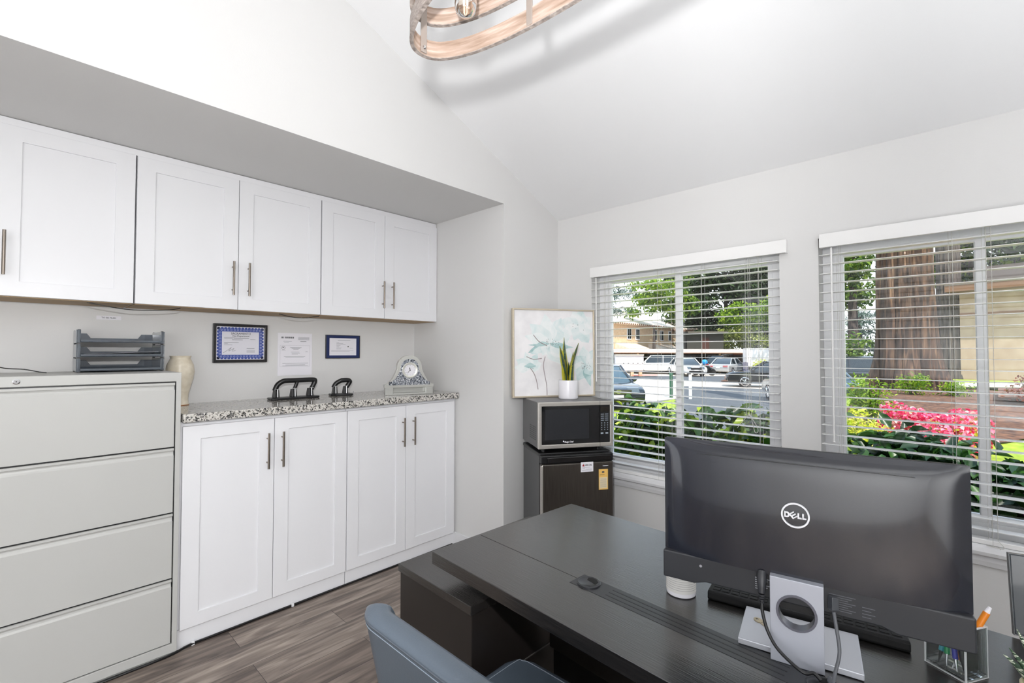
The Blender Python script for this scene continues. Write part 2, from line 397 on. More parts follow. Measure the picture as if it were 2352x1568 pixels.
# windows, sills and blinds
for k, (y0, y1) in enumerate(WIN):
    xf = 2.985; ym = (y0+y1)/2
    b = MB().rectring(y0, y1, WZ[0], WZ[1], .062, xf, 3.04, 'yz')
    fr = struct(b.build('window_%d' % (k+1), VINYL, bevel=.003))
    MB().rectring(ym-.005, y1-.055, WZ[0]+.055, WZ[1]-.055, .036, xf+.004, 3.03, 'yz').build('sash', VINYL, fr, bevel=.003)
    MB().rectring(y0+.055, ym+.033, WZ[0]+.055, WZ[1]-.055, .036, xf+.018, 3.036, 'yz').build('sash', VINYL, fr, bevel=.003)
    MB().box(3.012, 3.016, ym, y1-.08, WZ[0]+.085, WZ[1]-.085).build('pane', GLASS, fr)
    MB().box(3.022, 3.026, y0+.08, ym, WZ[0]+.085, WZ[1]-.085).build('pane', GLASS, fr)
    if k == 1: MB().box(xf-.008, xf+.006, ym+.006, ym+.028, 1.13, 1.24).build('sash_lock', VINYL, fr, bevel=.003)
    b = MB().prism([(3.0, .553), (XW-.028, .553), (XW-.04, .56), (XW-.043, .575), (XW-.038, .592), (XW-.02, .60), (3.0, .60)], y0-.04, y1+.04, 'xz')
    b.prism([(XW, .507), (XW-.012, .507), (XW-.018, .53), (XW-.018, .553), (XW, .553)], y0-.03, y1+.03, 'xz')
    struct(b.build('trim_%d' % (k+1), TRIM, bevel=.002))
    # blind
    va = [(.637, 1.893), (-.775, .487)][k]
    bl = thing('window_blind', ['white slatted blind on the window beside the fridge and flower painting', 'white slatted blind on the window behind the monitor, tree trunk showing through it'][k], 'blind', (2.885, ym, WZ[0]), 0, 'white window blinds')
    kw = dict(parent=bl, world=True)
    MB().box(2.838, 2.852, va[0], va[1], 1.963, 2.034).box(2.852, 2.876, va[0], va[0]+.01, 1.963, 2.034).box(2.852, 2.876, va[1]-.01, va[1], 1.963, 2.034).build('valance', SLAT, bevel=.002, **kw)
    MB().box(2.8525, 2.8765, va[0]+.012, va[1]-.012, 2.030, 2.0365).build('valance_gap_shade', P('gap_shade_grey', '5c5a5c', .6), **kw)  # dark strip giving the shaded gap behind the valance its tone
    MB().box(2.862, 2.91, y0+.01, y1-.01, 1.975, 2.016).build('head_rail', SLAT, **kw)
    b = MB(); z = 1.928; nz = 0
    while z > .66:
        for t in (0,):
            b.box(2.860, 2.910, y0+.006, y1-.006, z-.0014, z+.0014)
        z -= .0487; nz += 1
    b.build('slats', SLAT, **kw)
    MB().box(2.860, 2.910, y0+.006, y1-.006, .601, .622).build('bottom_rail', SLAT, bevel=.003, **kw)
    lads = [(y1-.12, y1-.52, ym, y0+.42, y0+.10), (y1-.09, y1-.51, ym, y0+.2)][k]
    for q in lads:
        b = MB()
        for x_ in (2.8585, 2.9115): b.cyl((x_, q, .60), (x_, q, 1.98), .0009, n=5)
        b.cyl((2.885, q+.012, .60), (2.885, q+.012, 1.98), .0008, n=5)
        b.build('ladder_cord', CORD, **kw)
    wy = y1-.055 if k == 0 else y1-.06
    wz = 1.22 if k == 0 else .97
    MB().cyl((2.853, wy, wz), (2.853, wy, 1.96), .0045, n=8).sphere((2.853, wy, wz), .006, 6).build('tilt_wand', SLAT, smooth=50, **kw)
    if k == 0:
        b = MB()
        for i, q in enumerate((.825, .835, .850)): b.cyl((2.852, q, 1.06), (2.853, q, 1.97), .0011, n=5)
        b.tube(smoothpath([(2.85, .835, 1.07), (2.848, .80, 1.02), (2.85, .79, .985), (2.85, .805, .975), (2.852, .82, 1.03), (2.85, .835, 1.07), (2.85, .87, 1.03), (2.85, .90, .99)]), .0016, 5)
        b.sphere((2.85, .835, 1.07), .007, 6)
        b.build('lift_cord', CORD, **kw)
    else:
        b = MB(); b.cyl((2.853, ym-.015, .63), (2.853, ym-.015, 1.97), .0011, n=5)
        b.tube(smoothpath([(2.853, ym-.015, .63), (2.83, ym-.03, .606), (2.84, ym+.02, .604), (2.848, ym-.02, .60), (2.832, ym-.01, .57)]), .0013, 5)
        b.build('lift_cord', CORD, **kw)

# ================================================================ CABINETS
def shaker(b, x0, x1, z0, z1, yf, st=.075, rl=.065, t=.019):
    b.rectring(x0, x1, z0, z1, st, yf, yf+t, 'xz', rl)
    b.box(x0+st-.004, x1-st+.004, yf+.008, yf+t-.002, z0+rl-.004, z1-rl+.004)
def pull(x, z, yf, parent, root_w, ln=.19):
    b = MB().cyl((x, yf-.030, z-ln/2), (x, yf-.030, z+ln/2), .006, n=12)
    for q in (-.064, .064): b.cyl((x, yf-.03, z+q), (x, yf, z+q), .004, n=8)
    o = b.build('handle', STEEL, parent, smooth=40, world=True); o['label'] = 'brushed nickel bar handle'
    return o
def cabinet(name, label, x0, x1, z0, z1, ycar, yback, dz0, dz1, xm, pulls, zp, group, under=False, plinth=None, dx=(0, 0)):
    t = thing(name, label, 'cabinet', ((x0+x1)/2, (ycar+yback)/2, z0), 0, group)
    MB().box(x0+.001, x1-.001, ycar, yback, z0+.004, z1).build('carcass', CABW, t, world=True)
    if under: MB().box(x0+.004, x1-.004, ycar+.004, yback-.002, z0-.001, z0+.0045).build('underside', CABIN, t, world=True)['label'] = 'bare brown wood underside'
    if plinth: MB().box(x0+.001, x1-.001, plinth[0], ycar+.01, 0, plinth[1]).build('plinth', CABW, t, world=True)
    for a, c, px in ((x0+dx[0], xm, pulls[0]), (xm, x1-dx[1], pulls[1])):
        b = MB(); yf = ycar-.02
        shaker(b, a+.0015, c-.0015, dz0, dz1, yf)
        d = b.build('door', CABW, t, bevel=.0012, world=True, seg=1)
        pull(px, zp, yf, d, None)
    return t
cabinet('wall_cabinet', 'white two-door wall cabinet above the grey file cabinet, cut off by the left edge', -.535, .398, 1.662, 2.405, 2.965, 3.248, 1.664, 2.405, -.069, (-.10, -.04), 1.846, 'white wall cabinets', True)
cabinet('wall_cabinet', 'white two-door wall cabinet in the middle of the row, above the framed certificates', .402, 1.339, 1.662, 2.405, 2.965, 3.248, 1.664, 2.405, .862, (.832, .912), 1.838, 'white wall cabinets', True)
cabinet('wall_cabinet', 'white two-door wall cabinet in the alcove corner, above the silver clock', 1.343, 2.270, 1.662, 2.405, 2.965, 3.248, 1.664, 2.405, 1.804, (1.785, 1.862), 1.831, 'white wall cabinets', True)
tag(MB().box(-.535, 2.266, 2.952, 3.24, 2.4055, 2.437).build('cabinet_filler', CABW, bevel=.002), 'long white filler strip between the wall cabinets and the alcove soffit', 'molding')
cabinet('base_cabinet', 'tall white two-door base cabinet next to the grey file cabinet', .552, 1.402, .088, 1.083, 2.72, 3.24, .092, 1.062, .980, (.942, 1.018), .893, 'white base cabinets', plinth=(2.716, .09), dx=(.008, 0))
cabinet('base_cabinet', 'tall white two-door base cabinet at the alcove wall, nearest the black desk', 1.404, 2.270, .088, 1.083, 2.72, 3.24, .092, 1.062, 1.826, (1.797, 1.880), .888, 'white base cabinets', plinth=(2.716, .09), dx=(0, .02))
o = MB().box(.555, 2.268, 2.668, 3.248, 1.0835, 1.125).build('countertop', GRANITE, bevel=.006, seg=3)
tag(o, 'speckled black and white granite countertop over the white base cabinets', 'countertop')

# grey lateral file cabinet
t = thing('file_cabinet', 'tall light grey metal file cabinet with four wide drawers', 'file cabinet', (.1, 2.95, 0))
kw = dict(parent=t, world=True)
xl, xr = -.37, .549
b = MB().box(xl, xr, 2.70, 3.235, .0, 1.325)
b.build('body', FILE, bevel=.003, **kw)
b = MB().rectring(xl, xr, .012, 1.325, .020, 2.688, 2.70, 'xz', .042); b.build('face_frame', FILE, bevel=.002, **kw)
b = MB().box(xl+.02, xr-.02, 2.6975, 2.6995, .054, 1.283); b.build('drawer_gap', BLACK, **kw)
zs = [.056, .357, .664, .972, 1.281]
for i in range(4):
    z0, z1 = zs[i]+.003, zs[i+1]-.004; x0, x1 = xl+.024, xr-.025
    d = MB().box(x0, x1, 2.690, 2.697, z0, z1-.034).prism([(2.690, z1-.034), (2.694, z1-.026), (2.696, z1-.018), (2.697, z1-.018), (2.697, z1-.034)], x0, x1, 'yz').build('drawer', FILE, bevel=.0012, **kw)
    MB().prism([(2.688, z1), (2.688, z1-.010), (2.692, z1-.013), (2.694, z1-.018), (2.697, z1-.018), (2.697, z1)], x0, x1, 'yz').build('handle_lip', FILE, parent=d, world=True)
    MB().box(x1-.001, x1+.003, 2.689, 2.696, z1-.034, z1-.012).build('latch', BLACK, parent=d, world=True)
b = MB(); b.at((.006, 2.688, 1.305), 0, PI/2); b.lathe([(.011, 0), (.011, .003), (.008, .0045), (.008, .003)], n=24)
lk = b.build('lock', CHROME, smooth=40, **kw)
b = MB(); b.at((.006, 2.6845, 1.305), 0, PI/2).lathe([(.0025, 0), (.0025, .001)], n=8).build('keyhole', BLACK, parent=lk, world=True)

# letter trays
def tray(label, z, group):
    t = thing('letter_tray', label, 'tray', (.365, 3.10, z), 0, group); kw = dict(parent=t, world=True)
    x0, x1, y0, y1, h = .200, .530, 2.985, 3.215, .066
    b = MB().box(x0+.012, x1-.012, y0+.004, y1, z+.010, z+.0135)
    b.prism([(x0+.012, z+.0135), (x1-.012, z+.0135), (x1-.012, z+.055), (x1-.06, z+.055), (x1-.075, z+.032), (x0+.065, z+.032), (x0+.05, z+.055), (x0+.012, z+.055)], y1-.004, y1, 'xz')
    b.build('shelf', SMOKE, bevel=.001, **kw)
    for s_, xx in ((0, x0), (1, x1-.012)):
        MB().box(xx, xx+.012, y0, y1, z+.003, z+h).box(xx-(.004 if not s_ else -.012), xx+(.0 if not s_ else .016), y0, y0+.03, z+.002, z+h).build('side_wall', SMOKE, bevel=.002, **kw)
    for xx in (x0+.001, x1-.011):
        for yy in (y0+.005, y1-.02): MB().box(xx, xx+.01, yy, yy+.015, z, z+.003).build('foot', BLACK, **kw); MB().box(xx, xx+.010, yy, yy+.014, z+h, z+h+.002).build('stacking_peg', BLACK, **kw)
    MB().prism([(y0, z+.006), (y0-.004, z+.010), (y0-.003, z+.018), (y0+.003, z+.014), (y0+.004, z+.010)], x0+.012, x1-.012, 'yz').build('front_lip', SMOKE, **kw)
    return t
for i, lb in enumerate(('smoky clear letter tray at the bottom of the stack on the file cabinet', 'smoky clear letter tray in the middle of the stack, holding a loose sheet', 'smoky clear letter tray on top of the stack, empty')):
    tray(lb, 1.3255+i*.0685, 'letter trays on the file cabinet')
b = MB(); b.add([(.23, 3.0, 1.413), (.51, 2.995, 1.425), (.51, 3.20, 1.418), (.23, 3.20, 1.409), (.23, 3.0, 1.4135), (.51, 2.995, 1.4258), (.51, 3.20, 1.4188), (.23, 3.20, 1.4098)], [(3, 2, 1, 0), (4, 5, 6, 7), (0, 1, 5, 4), (1, 2, 6, 5), (2, 3, 7, 6), (3, 0, 4, 7)])
tag(b.build('paper_sheet', WHITE), 'loose white sheet lying aslant in the middle letter tray', 'paper')
# thin black wire on the file cabinet
b = MB().tube(smoothpath([(-.16, 3.06, 1.3285), (-.14, 3.02, 1.345), (-.09, 2.99, 1.372), (-.03, 2.99, 1.352), (.03, 3.0, 1.345), (.075, 2.99, 1.333), (.10, 2.985, 1.3285)]), .0022, 6)
tag(b.build('wire', BLACK, smooth=60), 'thin black wire looping over the file cabinet top', 'wire')

# vase
t = thing('vase', 'cream ceramic vase with relief pattern standing on the countertop behind the file cabinet', 'vase', (.640, 3.165, 1.1255))
prof = [(.034, 0), (.043, .004), (.042, .012), (.040, .03), (.041, .06), (.050, .10), (.062, .145), (.068, .185), (.064, .225), (.052, .252), (.047, .262), (.049, .270), (.052, .276), (.048, .276), (.042, .262), (.044, .24), (.03, .2)]
b = MB().grid(lambda u, v: (lambda q: ((q[0]+(.0012*math.sin(u*2*PI*9+q[1]*60)*math.sin(q[1]*70) if .05 < q[1] < .23 else 0))*math.cos(2*PI*u), (q[0]+(.0012*math.sin(u*2*PI*9+q[1]*60)*math.sin(q[1]*70) if .05 < q[1] < .23 else 0))*math.sin(2*PI*u), q[1]))(
    (lambda s: (lambda i, f: (prof[i][0]*(1-f)+prof[min(i+1, len(prof)-1)][0]*f, prof[i][1]*(1-f)+prof[min(i+1, len(prof)-1)][1]*f))(int(s), s-int(s)))(v*(len(prof)-1.001))), 64, 49, True)
b.build('body', CREAM, t, smooth=60)
MB().lathe([(.0425, 0), (.0440, .0015), (.0425, .003)], n=32).build('foot_ring', P('unglazed_clay', 'c98a55', .8), t, smooth=40)

# wall pieces: certificate, notice, small certificate, label
def lines(b, rows, y):    # rows of illegible small print: (x0, x1, z, thickness)
    for x0, x1, z, h in rows: b.box(x0, x1, y, y+.0004, z-h/2, z+h/2)
t = thing('framed_certificate', 'black-framed certificate with a blue ornamental border on the alcove wall', 'picture frame', (.966, 3.24, 1.478)); kw = dict(parent=t, world=True)
x0, x1, z0, z1 = .815, 1.121, 1.359, 1.598; yp = 3.236
MB().rectring(x0, x1, z0, z1, .017, 3.228, 3.249, 'xz').build('frame', FRAMEB, bevel=.003, **kw)
MB().box(x0+.012, x1-.012, yp+.002, 3.246, z0+.012, z1-.012).build('certificate_paper', WHITE, **kw)
b = MB().rectring(x0+.030, x1-.030, z0+.030, z1-.030, .018, yp+.001, yp+.0025, 'xz')
n_ = 13
for i in range(n_+1):
    xx = x0+.03+(x1-x0-.06)*i/n_
    for zz in (z0+.029, z1-.029): b.m(BLUEP).prism(circ(xx, zz, .0085, 10), yp+.0012, yp+.0022, 'xz')
for i in range(10):
    zz = z0+.03+(z1-z0-.06)*i/9
    for xx in (x0+.029, x1-.029): b.prism(circ(xx, zz, .0085, 10), yp+.0012, yp+.0022, 'xz')
b.build('printed_border', BLUEP, **kw)
b = MB()
for i in range(n_):
    xx = x0+.045+(x1-x0-.09)*i/(n_-1)
    for zz in (z0+.038, z1-.038): b.ringprism(circ(xx, zz, .0055, 8), circ(xx, zz, .0035, 8), yp+.0002, yp+.0008, 'xz')
for i in range(8):
    zz = z0+.055+(z1-z0-.11)*i/7
    for xx in (x0+.038, x1-.038): b.ringprism(circ(xx, zz, .0055, 8), circ(xx, zz, .0035, 8), yp+.0002, yp+.0008, 'xz')
b.build('border_ornament', P('pale_blue_print', 'b9c4ea', .8), **kw)
b = MB(); xc = (x0+x1)/2
b.m(INK).at((xc, yp+.001, 1.538)).text('SACRAMENTO', .017)
b.at((xc, yp+.001, 1.523)).text('Fire Department', .014)
b.build('title_lettering', INK, **kw)
b = MB()
lines(b.m(INKL), [(xc-.04, xc+.045, 1.510, .004), (xc-.05, xc+.01, 1.500, .003), (x0+.06, x0+.115, 1.513, .002), (x0+.06, x0+.11, 1.508, .002), (x1-.10, x1-.07, 1.503, .002), (x0+.06, x0+.14, 1.483, .003), (x0+.06, x0+.08, 1.477, .002), (x0+.06, x0+.105, 1.468, .002), (x1-.12, x1-.075, 1.446, .004), (x1-.12, x1-.072, 1.434, .002), (x1-.12, x1-.072, 1.428, .002), (x1-.12, x1-.072, 1.422, .002)], yp+.001)
b.build('certificate_print', INK, **kw)
b = MB().m(INK).tube(smoothpath([(x0+.055, yp+.001, 1.418), (x0+.075, yp+.001, 1.432), (x0+.10, yp+.001, 1.452), (x0+.085, yp+.001, 1.43), (x0+.10, yp+.001, 1.437), (x0+.115, yp+.001, 1.446), (x0+.105, yp+.001, 1.43), (x0+.125, yp+.001, 1.434)]), .0007, 4)
b.build('signature', INK, **kw)
MB().box(x0+.015, x1-.015, 3.2335, 3.2345, z0+.015, z1-.015).build('glazing', GLASS, **kw)

t = thing('notice_sheet', 'white letter-size paper notice taped on the wall behind the large punch', 'paper', (1.305, 3.248, 1.413)); kw = dict(parent=t, world=True)
x0, x1, z0, z1 = 1.192, 1.419, 1.267, 1.552
MB().box(x0, x1, 3.2475, 3.2495, z0, z1).build('sheet', WHITE, **kw)
b = MB(); y = 3.2468
lines(b.m(INK), [(x0+.02+i*.0047, x0+.02+i*.0047+(.0034 if i % 3 else .002), z1-.030, .011) for i in range(18) if i not in (4,)], y)
lines(b.m(INKL), [(x1-.095, x1-.02, z1-.028-i*.005, .0025) for i in range(4)]+[(x0+.035, x0+.09, z1-.055, .002), (x0+.04, x0+.07, z1-.063, .002), (x1-.08, x1-.04, z1-.055, .004)], y)
lines(b, [(x0+.08, x0+.155, z1-.097, .003), (x0+.09, x0+.145, z1-.103, .003), (x0+.10, x0+.135, z1-.109, .003), (x0+.085, x0+.14, z1-.128, .002), (x0+.09, x0+.145, z1-.135, .002), (x0+.09, x0+.13, z1-.142, .002), (x0+.04, x0+.18, z1-.158, .002), (x0+.05, x0+.17, z1-.164, .002), (x0+.03, x0+.20, z1-.203, .003), (x0+.05, x0+.18, z1-.214, .003), (x0+.03, x0+.20, z1-.220, .002), (x0+.025, x0+.05, z1-.115, .002), (x1-.045, x1-.03, z1-.125, .003)], y)
b.rectring(x0+.014, x1-.014, z0+.060, z1-.083, .0008, y, y+.0004, 'xz')
b.m(INK).ringprism(circ(x0+.035, z1-.099, .012, 20), circ(x0+.035, z1-.099, .0105, 20), y, y+.0004, 'xz'); lines(b, [(x0+.029, x0+.040, z1-.096, .004)], y)
b.build('print', INKL, **kw)

t = thing('framed_permit', 'small certificate in a navy blue frame on the wall between notice and clock', 'picture frame', (1.645, 3.248, 1.463)); kw = dict(parent=t, world=True)
x0, x1, z0, z1 = 1.514, 1.776, 1.379, 1.548
MB().rectring(x0, x1, z0, z1, .004, 3.236, 3.249, 'xz').build('frame', FRAMEB, bevel=.001, **kw)
MB().rectring(x0+.003, x1-.003, z0+.003, z1-.003, .024, 3.239, 3.242, 'xz', .019).build('mat_board', NAVY, **kw)
MB().box(x0+.02, x1-.02, 3.242, 3.248, z0+.015, z1-.015).build('permit_paper', WHITE, **kw)
b = MB(); lines(b.m(INKL), [(x0+.09, x1-.075, z1-.038, .003)]+[(x0+.08, x0+.08+q, z1-.052-i*.008, .002) for i, q in enumerate((.02, .05, .07, .03, .02, .04, .035))]+[(x0+.04, x1-.05, z1-.112, .0015), (x0+.04, x1-.08, z1-.117, .0015), (x1-.08, x1-.055, z1-.095, .002)], 3.2412)
b.m(BLACK).prism(circ(x1-.092, z1-.083, .0045, 10), 3.2410, 3.2414, 'xz'); b.build('print', INKL, **kw)

t = thing('wall_label', 'narrow white label reading TO BE FILED on the wall above the letter trays', 'label', (.338, 3.249, 1.603)); kw = dict(parent=t, world=True)
MB().box(.288, .388, 3.2485, 3.2497, 1.594, 1.614).build('sticker', WHITE, **kw)
b = MB().m(INK).at((.338, 3.2480, 1.6035)).text('TO BE FILED', .011); b.build('lettering', INK, **kw)

# cables under the wall cabinets
for lb, pts in (('thin black cable sagging under the left pair of wall cabinets', [(.23, 2.975, 1.657), (.30, 2.97, 1.644), (.38, 2.975, 1.634), (.47, 2.98, 1.636), (.56, 2.985, 1.646), (.60, 2.99, 1.657)]),
                ('thin black cable sagging under the right pair of wall cabinets', [(1.10, 2.985, 1.657), (1.17, 2.98, 1.642), (1.25, 2.98, 1.640), (1.31, 2.985, 1.650), (1.35, 2.99, 1.657)])):
    tag(MB().tube(smoothpath(pts), .0022, 6).build('cabinet_cable', BLACK, smooth=60), lb, 'cable', 'cables under the wall cabinets')
# cord along the plinth with clips
b = MB().tube(smoothpath([(-.3, 2.672, .006), (.2, 2.678, .006), (.5, 2.680, .006), (.60, 2.702, .009), (.70, 2.708, .008), (1.2, 2.709, .008), (1.8, 2.709, .008), (2.24, 2.709, .008)], 4), .0058, 6)
cd = tag(b.build('floor_cord', BLACK, smooth=60), 'black cord running along the floor under the base cabinets', 'cord')
for x_ in (.618, 1.09): MB().box(x_-.007, x_+.007, 2.701, 2.7155, 0.0, .019).build('cord_clip', TRIM, cd, bevel=.002)

# hole punches
def punch(label, loc, rz, ln, xs, wtop, hgt, name='hole_punch'):
    t = thing(name, label, 'hole punch', loc, rz, 'black hole punches on the countertop')
    h = ln/2
    MB().prism([(-h, -.035), (-h+.03, -.055), (h-.01, -.055), (h, -.045), (h, .045), (-h, .045)], 0, .013, 'xy').build('base_plate', BLACK, t, bevel=.004)
    # handle: swept bar leaning right
    a0, a1 = xs[0], xs[-1]
    b = MB(); top = hgt
    pts = smoothpath([(a0-.012, .0, .055), (a0+.005, .0, top*.72), (a0+.035, -.005, top-.014), (a0+.06, -.006, top-.011), ((a0+a1)/2, -.006, top-.011), (a1+.012, -.005, top-.011), (a1+.026, -.004, top-.02), (a1+.022, -.002, top*.72), (a1+.004, .0, .055)], 5)
    b.tube(pts, [.0155]*len(pts), 10)
    if len(xs) == 3: b.tube([(xs[1], 0, .055), (xs[1]+.012, -.003, top*.7), (xs[1]+.02, -.006, top-.012)], .012, 8)
    b.build('handle', BLACK, t, smooth=50)
    for x_ in xs:
        b = MB().frustum([(x_-.020, -.02, .013), (x_+.013, -.02, .013), (x_+.013, .03, .013), (x_-.020, .03, .013)], [(x_-.014, -.012, .062), (x_+.011, -.012, .062), (x_+.011, .024, .062), (x_-.014, .024, .062)])
        b.build('punch_head', BLACK, t, bevel=.003)
        MB().cyl((x_, -.022, .016), (x_, -.018, .066), .0042, n=10).box(x_-.010, x_+.010, -.025, -.012, .064, .068).build('punch_pin', CHROME, t, smooth=40)
    return t
punch('large black three-hole punch on the countertop under the white notice', (1.235, 3.085, 1.1255), -.03, .295, (-.105, .0, .105), .2, .128)
punch('small black two-hole punch on the countertop right of the larger one', (1.552, 3.085, 1.1255), -.25, .145, (-.037, .033), .1, .115)

# mantel clock
t = thing('mantel_clock', 'silver mantel clock with crushed mirror front in the countertop corner', 'clock', (1.925, 2.815, 1.1255), math.radians(-22))
def cprof(w, h0, r, zc, k):   # bell-shaped outline
    pts = [(-w, h0)]
    for i in range(9):
        s_ = i/8; pts.append((-w+(w-r*1.02)*s_, h0+.022+(zc-h0-.035)*(s_**2.1)))
    for i in range(19):
        a = PI*1.02-PI*1.04*i/18; pts.append((r*math.cos(a), zc+r*math.sin(a)))
    for i in range(9):
        s_ = 1-i/8; pts.append((w-(w-r*1.02)*s_, h0+.022+(zc-h0-.035)*(s_**2.1)))
    return pts+[(w, h0)]
MB().prism(cprof(.172, .050, .087, .190, 0), -.028, .03, 'xz').build('body', P('silver_mirror', 'c9c9c4', .22, .5), t, bevel=.002)
MB().prism(cprof(.145, .068, .064, .188, 0), -.030, -.026, 'xz').build('mirror_mosaic', GLITTER, t)
b = MB().box(-.168, -.115, -.03, .035, 0, .050).box(.115, .168, -.03, .035, 0, .050).box(-.115, .115, -.03, .035, 0, .012).box(-.115, .115, .01, .03, .012, .05)
b.build('base', P('silver_mirror_base', 'c4c4c0', .22, .5), t, bevel=.002)
b = MB().at((0, -.031, .172), 0, PI/2); b.lathe([(.055, -.002), (.055, .006), (.050, .009), (.040, .007), (.040, -.002)], n=40); b.build('bezel', P('pale_bezel', 'd6d5cd', .25, .3), t, smooth=40)
b = MB().at((0, -.034, .172), 0, PI/2).lathe([(.041, -.002), (.041, .001)], n=40); dial = b.build('dial', WHITEG, t)
b = MB()
for i in range(12):
    a = PI/2-i*PI/6; b.at((.033*math.cos(a), -.0352, .172+.033*math.sin(a))).text(['XII', 'I', 'II', 'III', 'IV', 'V', 'VI', 'VII', 'VIII', 'IX', 'X', 'XI'][i], .008)
b.build('numerals', INKL, dial)
def hand(b, ang, ln, wd):
    a = math.radians(ang); d = Vector((math.sin(a), 0, math.cos(a))); n = Vector((math.cos(a), 0, -math.sin(a)))
    p = [(-n*wd*.4), (d*ln*.6+n*-wd), (d*ln), (d*ln*.6+n*wd), (n*wd*.4)]
    b.prism([(q.x, q.z+.172) for q in p], -.0370, -.0364, 'xz')
b = MB(); hand(b, -8, .022, .003); hand(b, 222, .030, .0016); b.prism(circ(0, .172, .0045, 14), -.0376, -.0366, 'xz'); b.build('hands', BLACK, dial)
tag(MB().tube(smoothpath([(2.115, 2.80, 1.128), (2.125, 2.795, 1.15), (2.13, 2.79, 1.135), (2.14, 2.79, 1.128)]), .003, 6).build('clear_cord_end', ACRY, smooth=60), 'short clear cord end on the countertop right of the clock', 'cord')
tag(MB().cyl((1.665, 3.12, 1.1255), (1.665, 3.12, 1.146), .002, n=8).build('small_peg', INKL), 'tiny grey peg standing on the countertop right of the small punch', 'peg')

# ================================================================ FRIDGE CORNER
AZ = math.atan2(-.543, .839)     # the appliances stand askew in the corner
t = thing('mini_fridge', 'dark stainless mini fridge standing askew in the corner by the window', 'fridge', (2.20, 1.82, 0), AZ); kw = dict(parent=t)
FWID, FDEP, FH = .475, .43, .80
MB().box(.004, FWID-.004, .05, FDEP, .012, FH-.022).build('body', P('fridge_side', '58585a', .4, .3), t, bevel=.004)
MB().box(0, FWID, .046, FDEP, FH-.022, FH).build('top_panel', BLACK, t, bevel=.006)
d = MB().box(0, FWID, 0, .043, .035, FH-.058).build('door', BSTAIN, t, bevel=.010, seg=3)
MB().box(-.0006, .014, -.0006, .03, .045, FH-.066).build('door_edge', STAIN, d, bevel=.006, seg=3)
b = MB().box(0, FWID, .001, .043, FH-.058, FH-.008); b.build('door_cap', BLACK, d, bevel=.006)
MB().prism([(.035, FH-.048), (.05, FH-.052), (FWID-.03, FH-.052), (FWID-.015, FH-.048), (FWID-.015, FH-.02), (.035, FH-.02)], -.006, .002, 'xz').build('handle', BLACKG, d, bevel=.003)
MB().box(.0, FWID, .043, .046, .035, FH-.015).build('gasket', BLACK, t)
for x_ in (.05, FWID-.05):
    for y_ in (.08, FDEP-.06): MB().cyl((x_, y_, 0), (x_, y_, .013), .018).build('foot', BLACK, t, smooth=40)
x0 = .255; b = MB().box(x0, x0+.083, -.0012, 0, FH-.118, FH-.058); s_ = b.build('business_card_sticker', WHITE, d); s_['label'] = 'white sticker with a red star'
b = MB(); st = []
for i in range(10):
    a = PI/2+i*PI/5; r = .011 if i % 2 == 0 else .0045; st.append((x0+.017+r*math.cos(a), FH-.078+r*math.sin(a)))
b.m(RED).prism(st, -.0020, -.0012, 'xz'); b.m(BLACK).at((x0+.050, -.0016, FH-.077)).text('VER-CAL', .0125, bold=.0003); b.at()
for i, (a, c) in enumerate(((.01, .06), (.01, .028), (.035, .072), (.008, .074), (.008, .07))): b.m(INKL).box(x0+a, x0+c, -.0018, -.0012, FH-.092-.005*i, FH-.0905-.005*i)
b.build('print', INK, s_)
x0 = .375; b = MB().box(x0, x0+.062, -.0012, 0, FH-.235, FH-.108); s_ = b.build('energy_label', YELLOW, d); s_['label'] = 'yellow and cream label strip'
b = MB().m(YELLOWL).box(x0+.004, x0+.058, -.0016, -.0012, FH-.228, FH-.158)
b.m(INK).prism(circ(x0+.029, FH-.126, .009, 16, .0055), -.0020, -.0012, 'xz'); b.box(x0+.006, x0+.038, -.0020, -.0012, FH-.144, FH-.142)
for i in range(9): b.m(INKL).box(x0+.009, x0+.05, -.0020, -.0016, FH-.167-.0065*i, FH-.1655-.0065*i)
b.build('print', INK, s_)
b = MB().m(BLACK).box(.402, .438, -.002, 0, FH-.094, FH-.080); s_ = b.build('brand_badge', BLACK, d)
MB().at((.420, -.0024, FH-.0865)).text('Kenmore', .0095, bold=.0002).build('lettering', WHITE, s_)

t = thing('microwave', 'stainless microwave with black glass door on top of the mini fridge', 'microwave', (2.21, 1.852, .8005), AZ)
MW, MD, MH, MF = .50, .375, .313, .026
MB().box(.003, MW-.003, .03, MD, MF, MH).build('body', P('microwave_side', '6a696a', .38, .4), t, bevel=.004)
for x_ in (.05, MW-.08):
    for y_ in (.06, MD-.05): MB().cyl((x_, y_, 0), (x_, y_, MF+.002), .012).build('foot', BLACK, t, smooth=40)
b = MB().rectring(0, MW, MF, MH, .022, 0, .03, 'xz', .026); b.build('front_frame', STAIN, t, bevel=.004)
d = MB().box(.020, .405, .004, .028, MF+.024, MH-.024).build('door', BLACKG, t)
MB().box(.045, .335, .0032, .0045, MF+.055, MH-.045).build('door_window', P('microwave_window', '232529', .05), d)
MB().at((.20, .0030, MF+.038)).text('Magic Chef', .013, bold=.0003).at((.165, .003, MF+.042)).prism(circ(-.001, .001, .0042, 10)[:6]+[(-.004, -.003), (.002, -.003)], -.0005, .0005, 'xz').build('lettering', WHITE, d)
p_ = MB().box(.407, .480, .004, .028, MF+.024, MH-.024).build('control_panel', BLACK, t)
MB().box(.413, .474, .0030, .0042, MH-.068, MH-.036).build('display', P('display_glass', '1a1510', .1), p_)
b = MB(); k = 0
for i in range(4):
    for j in range(2): b.box(.416+j*.029, .416+j*.029+.022, .0030, .0042, MH-.085-i*.013, MH-.081-i*.013)
for i in range(4):
    for j in range(3): b.box(.420+j*.02, .420+j*.02+.005, .0030, .0042, MH-.142-i*.014, MH-.136-i*.014)
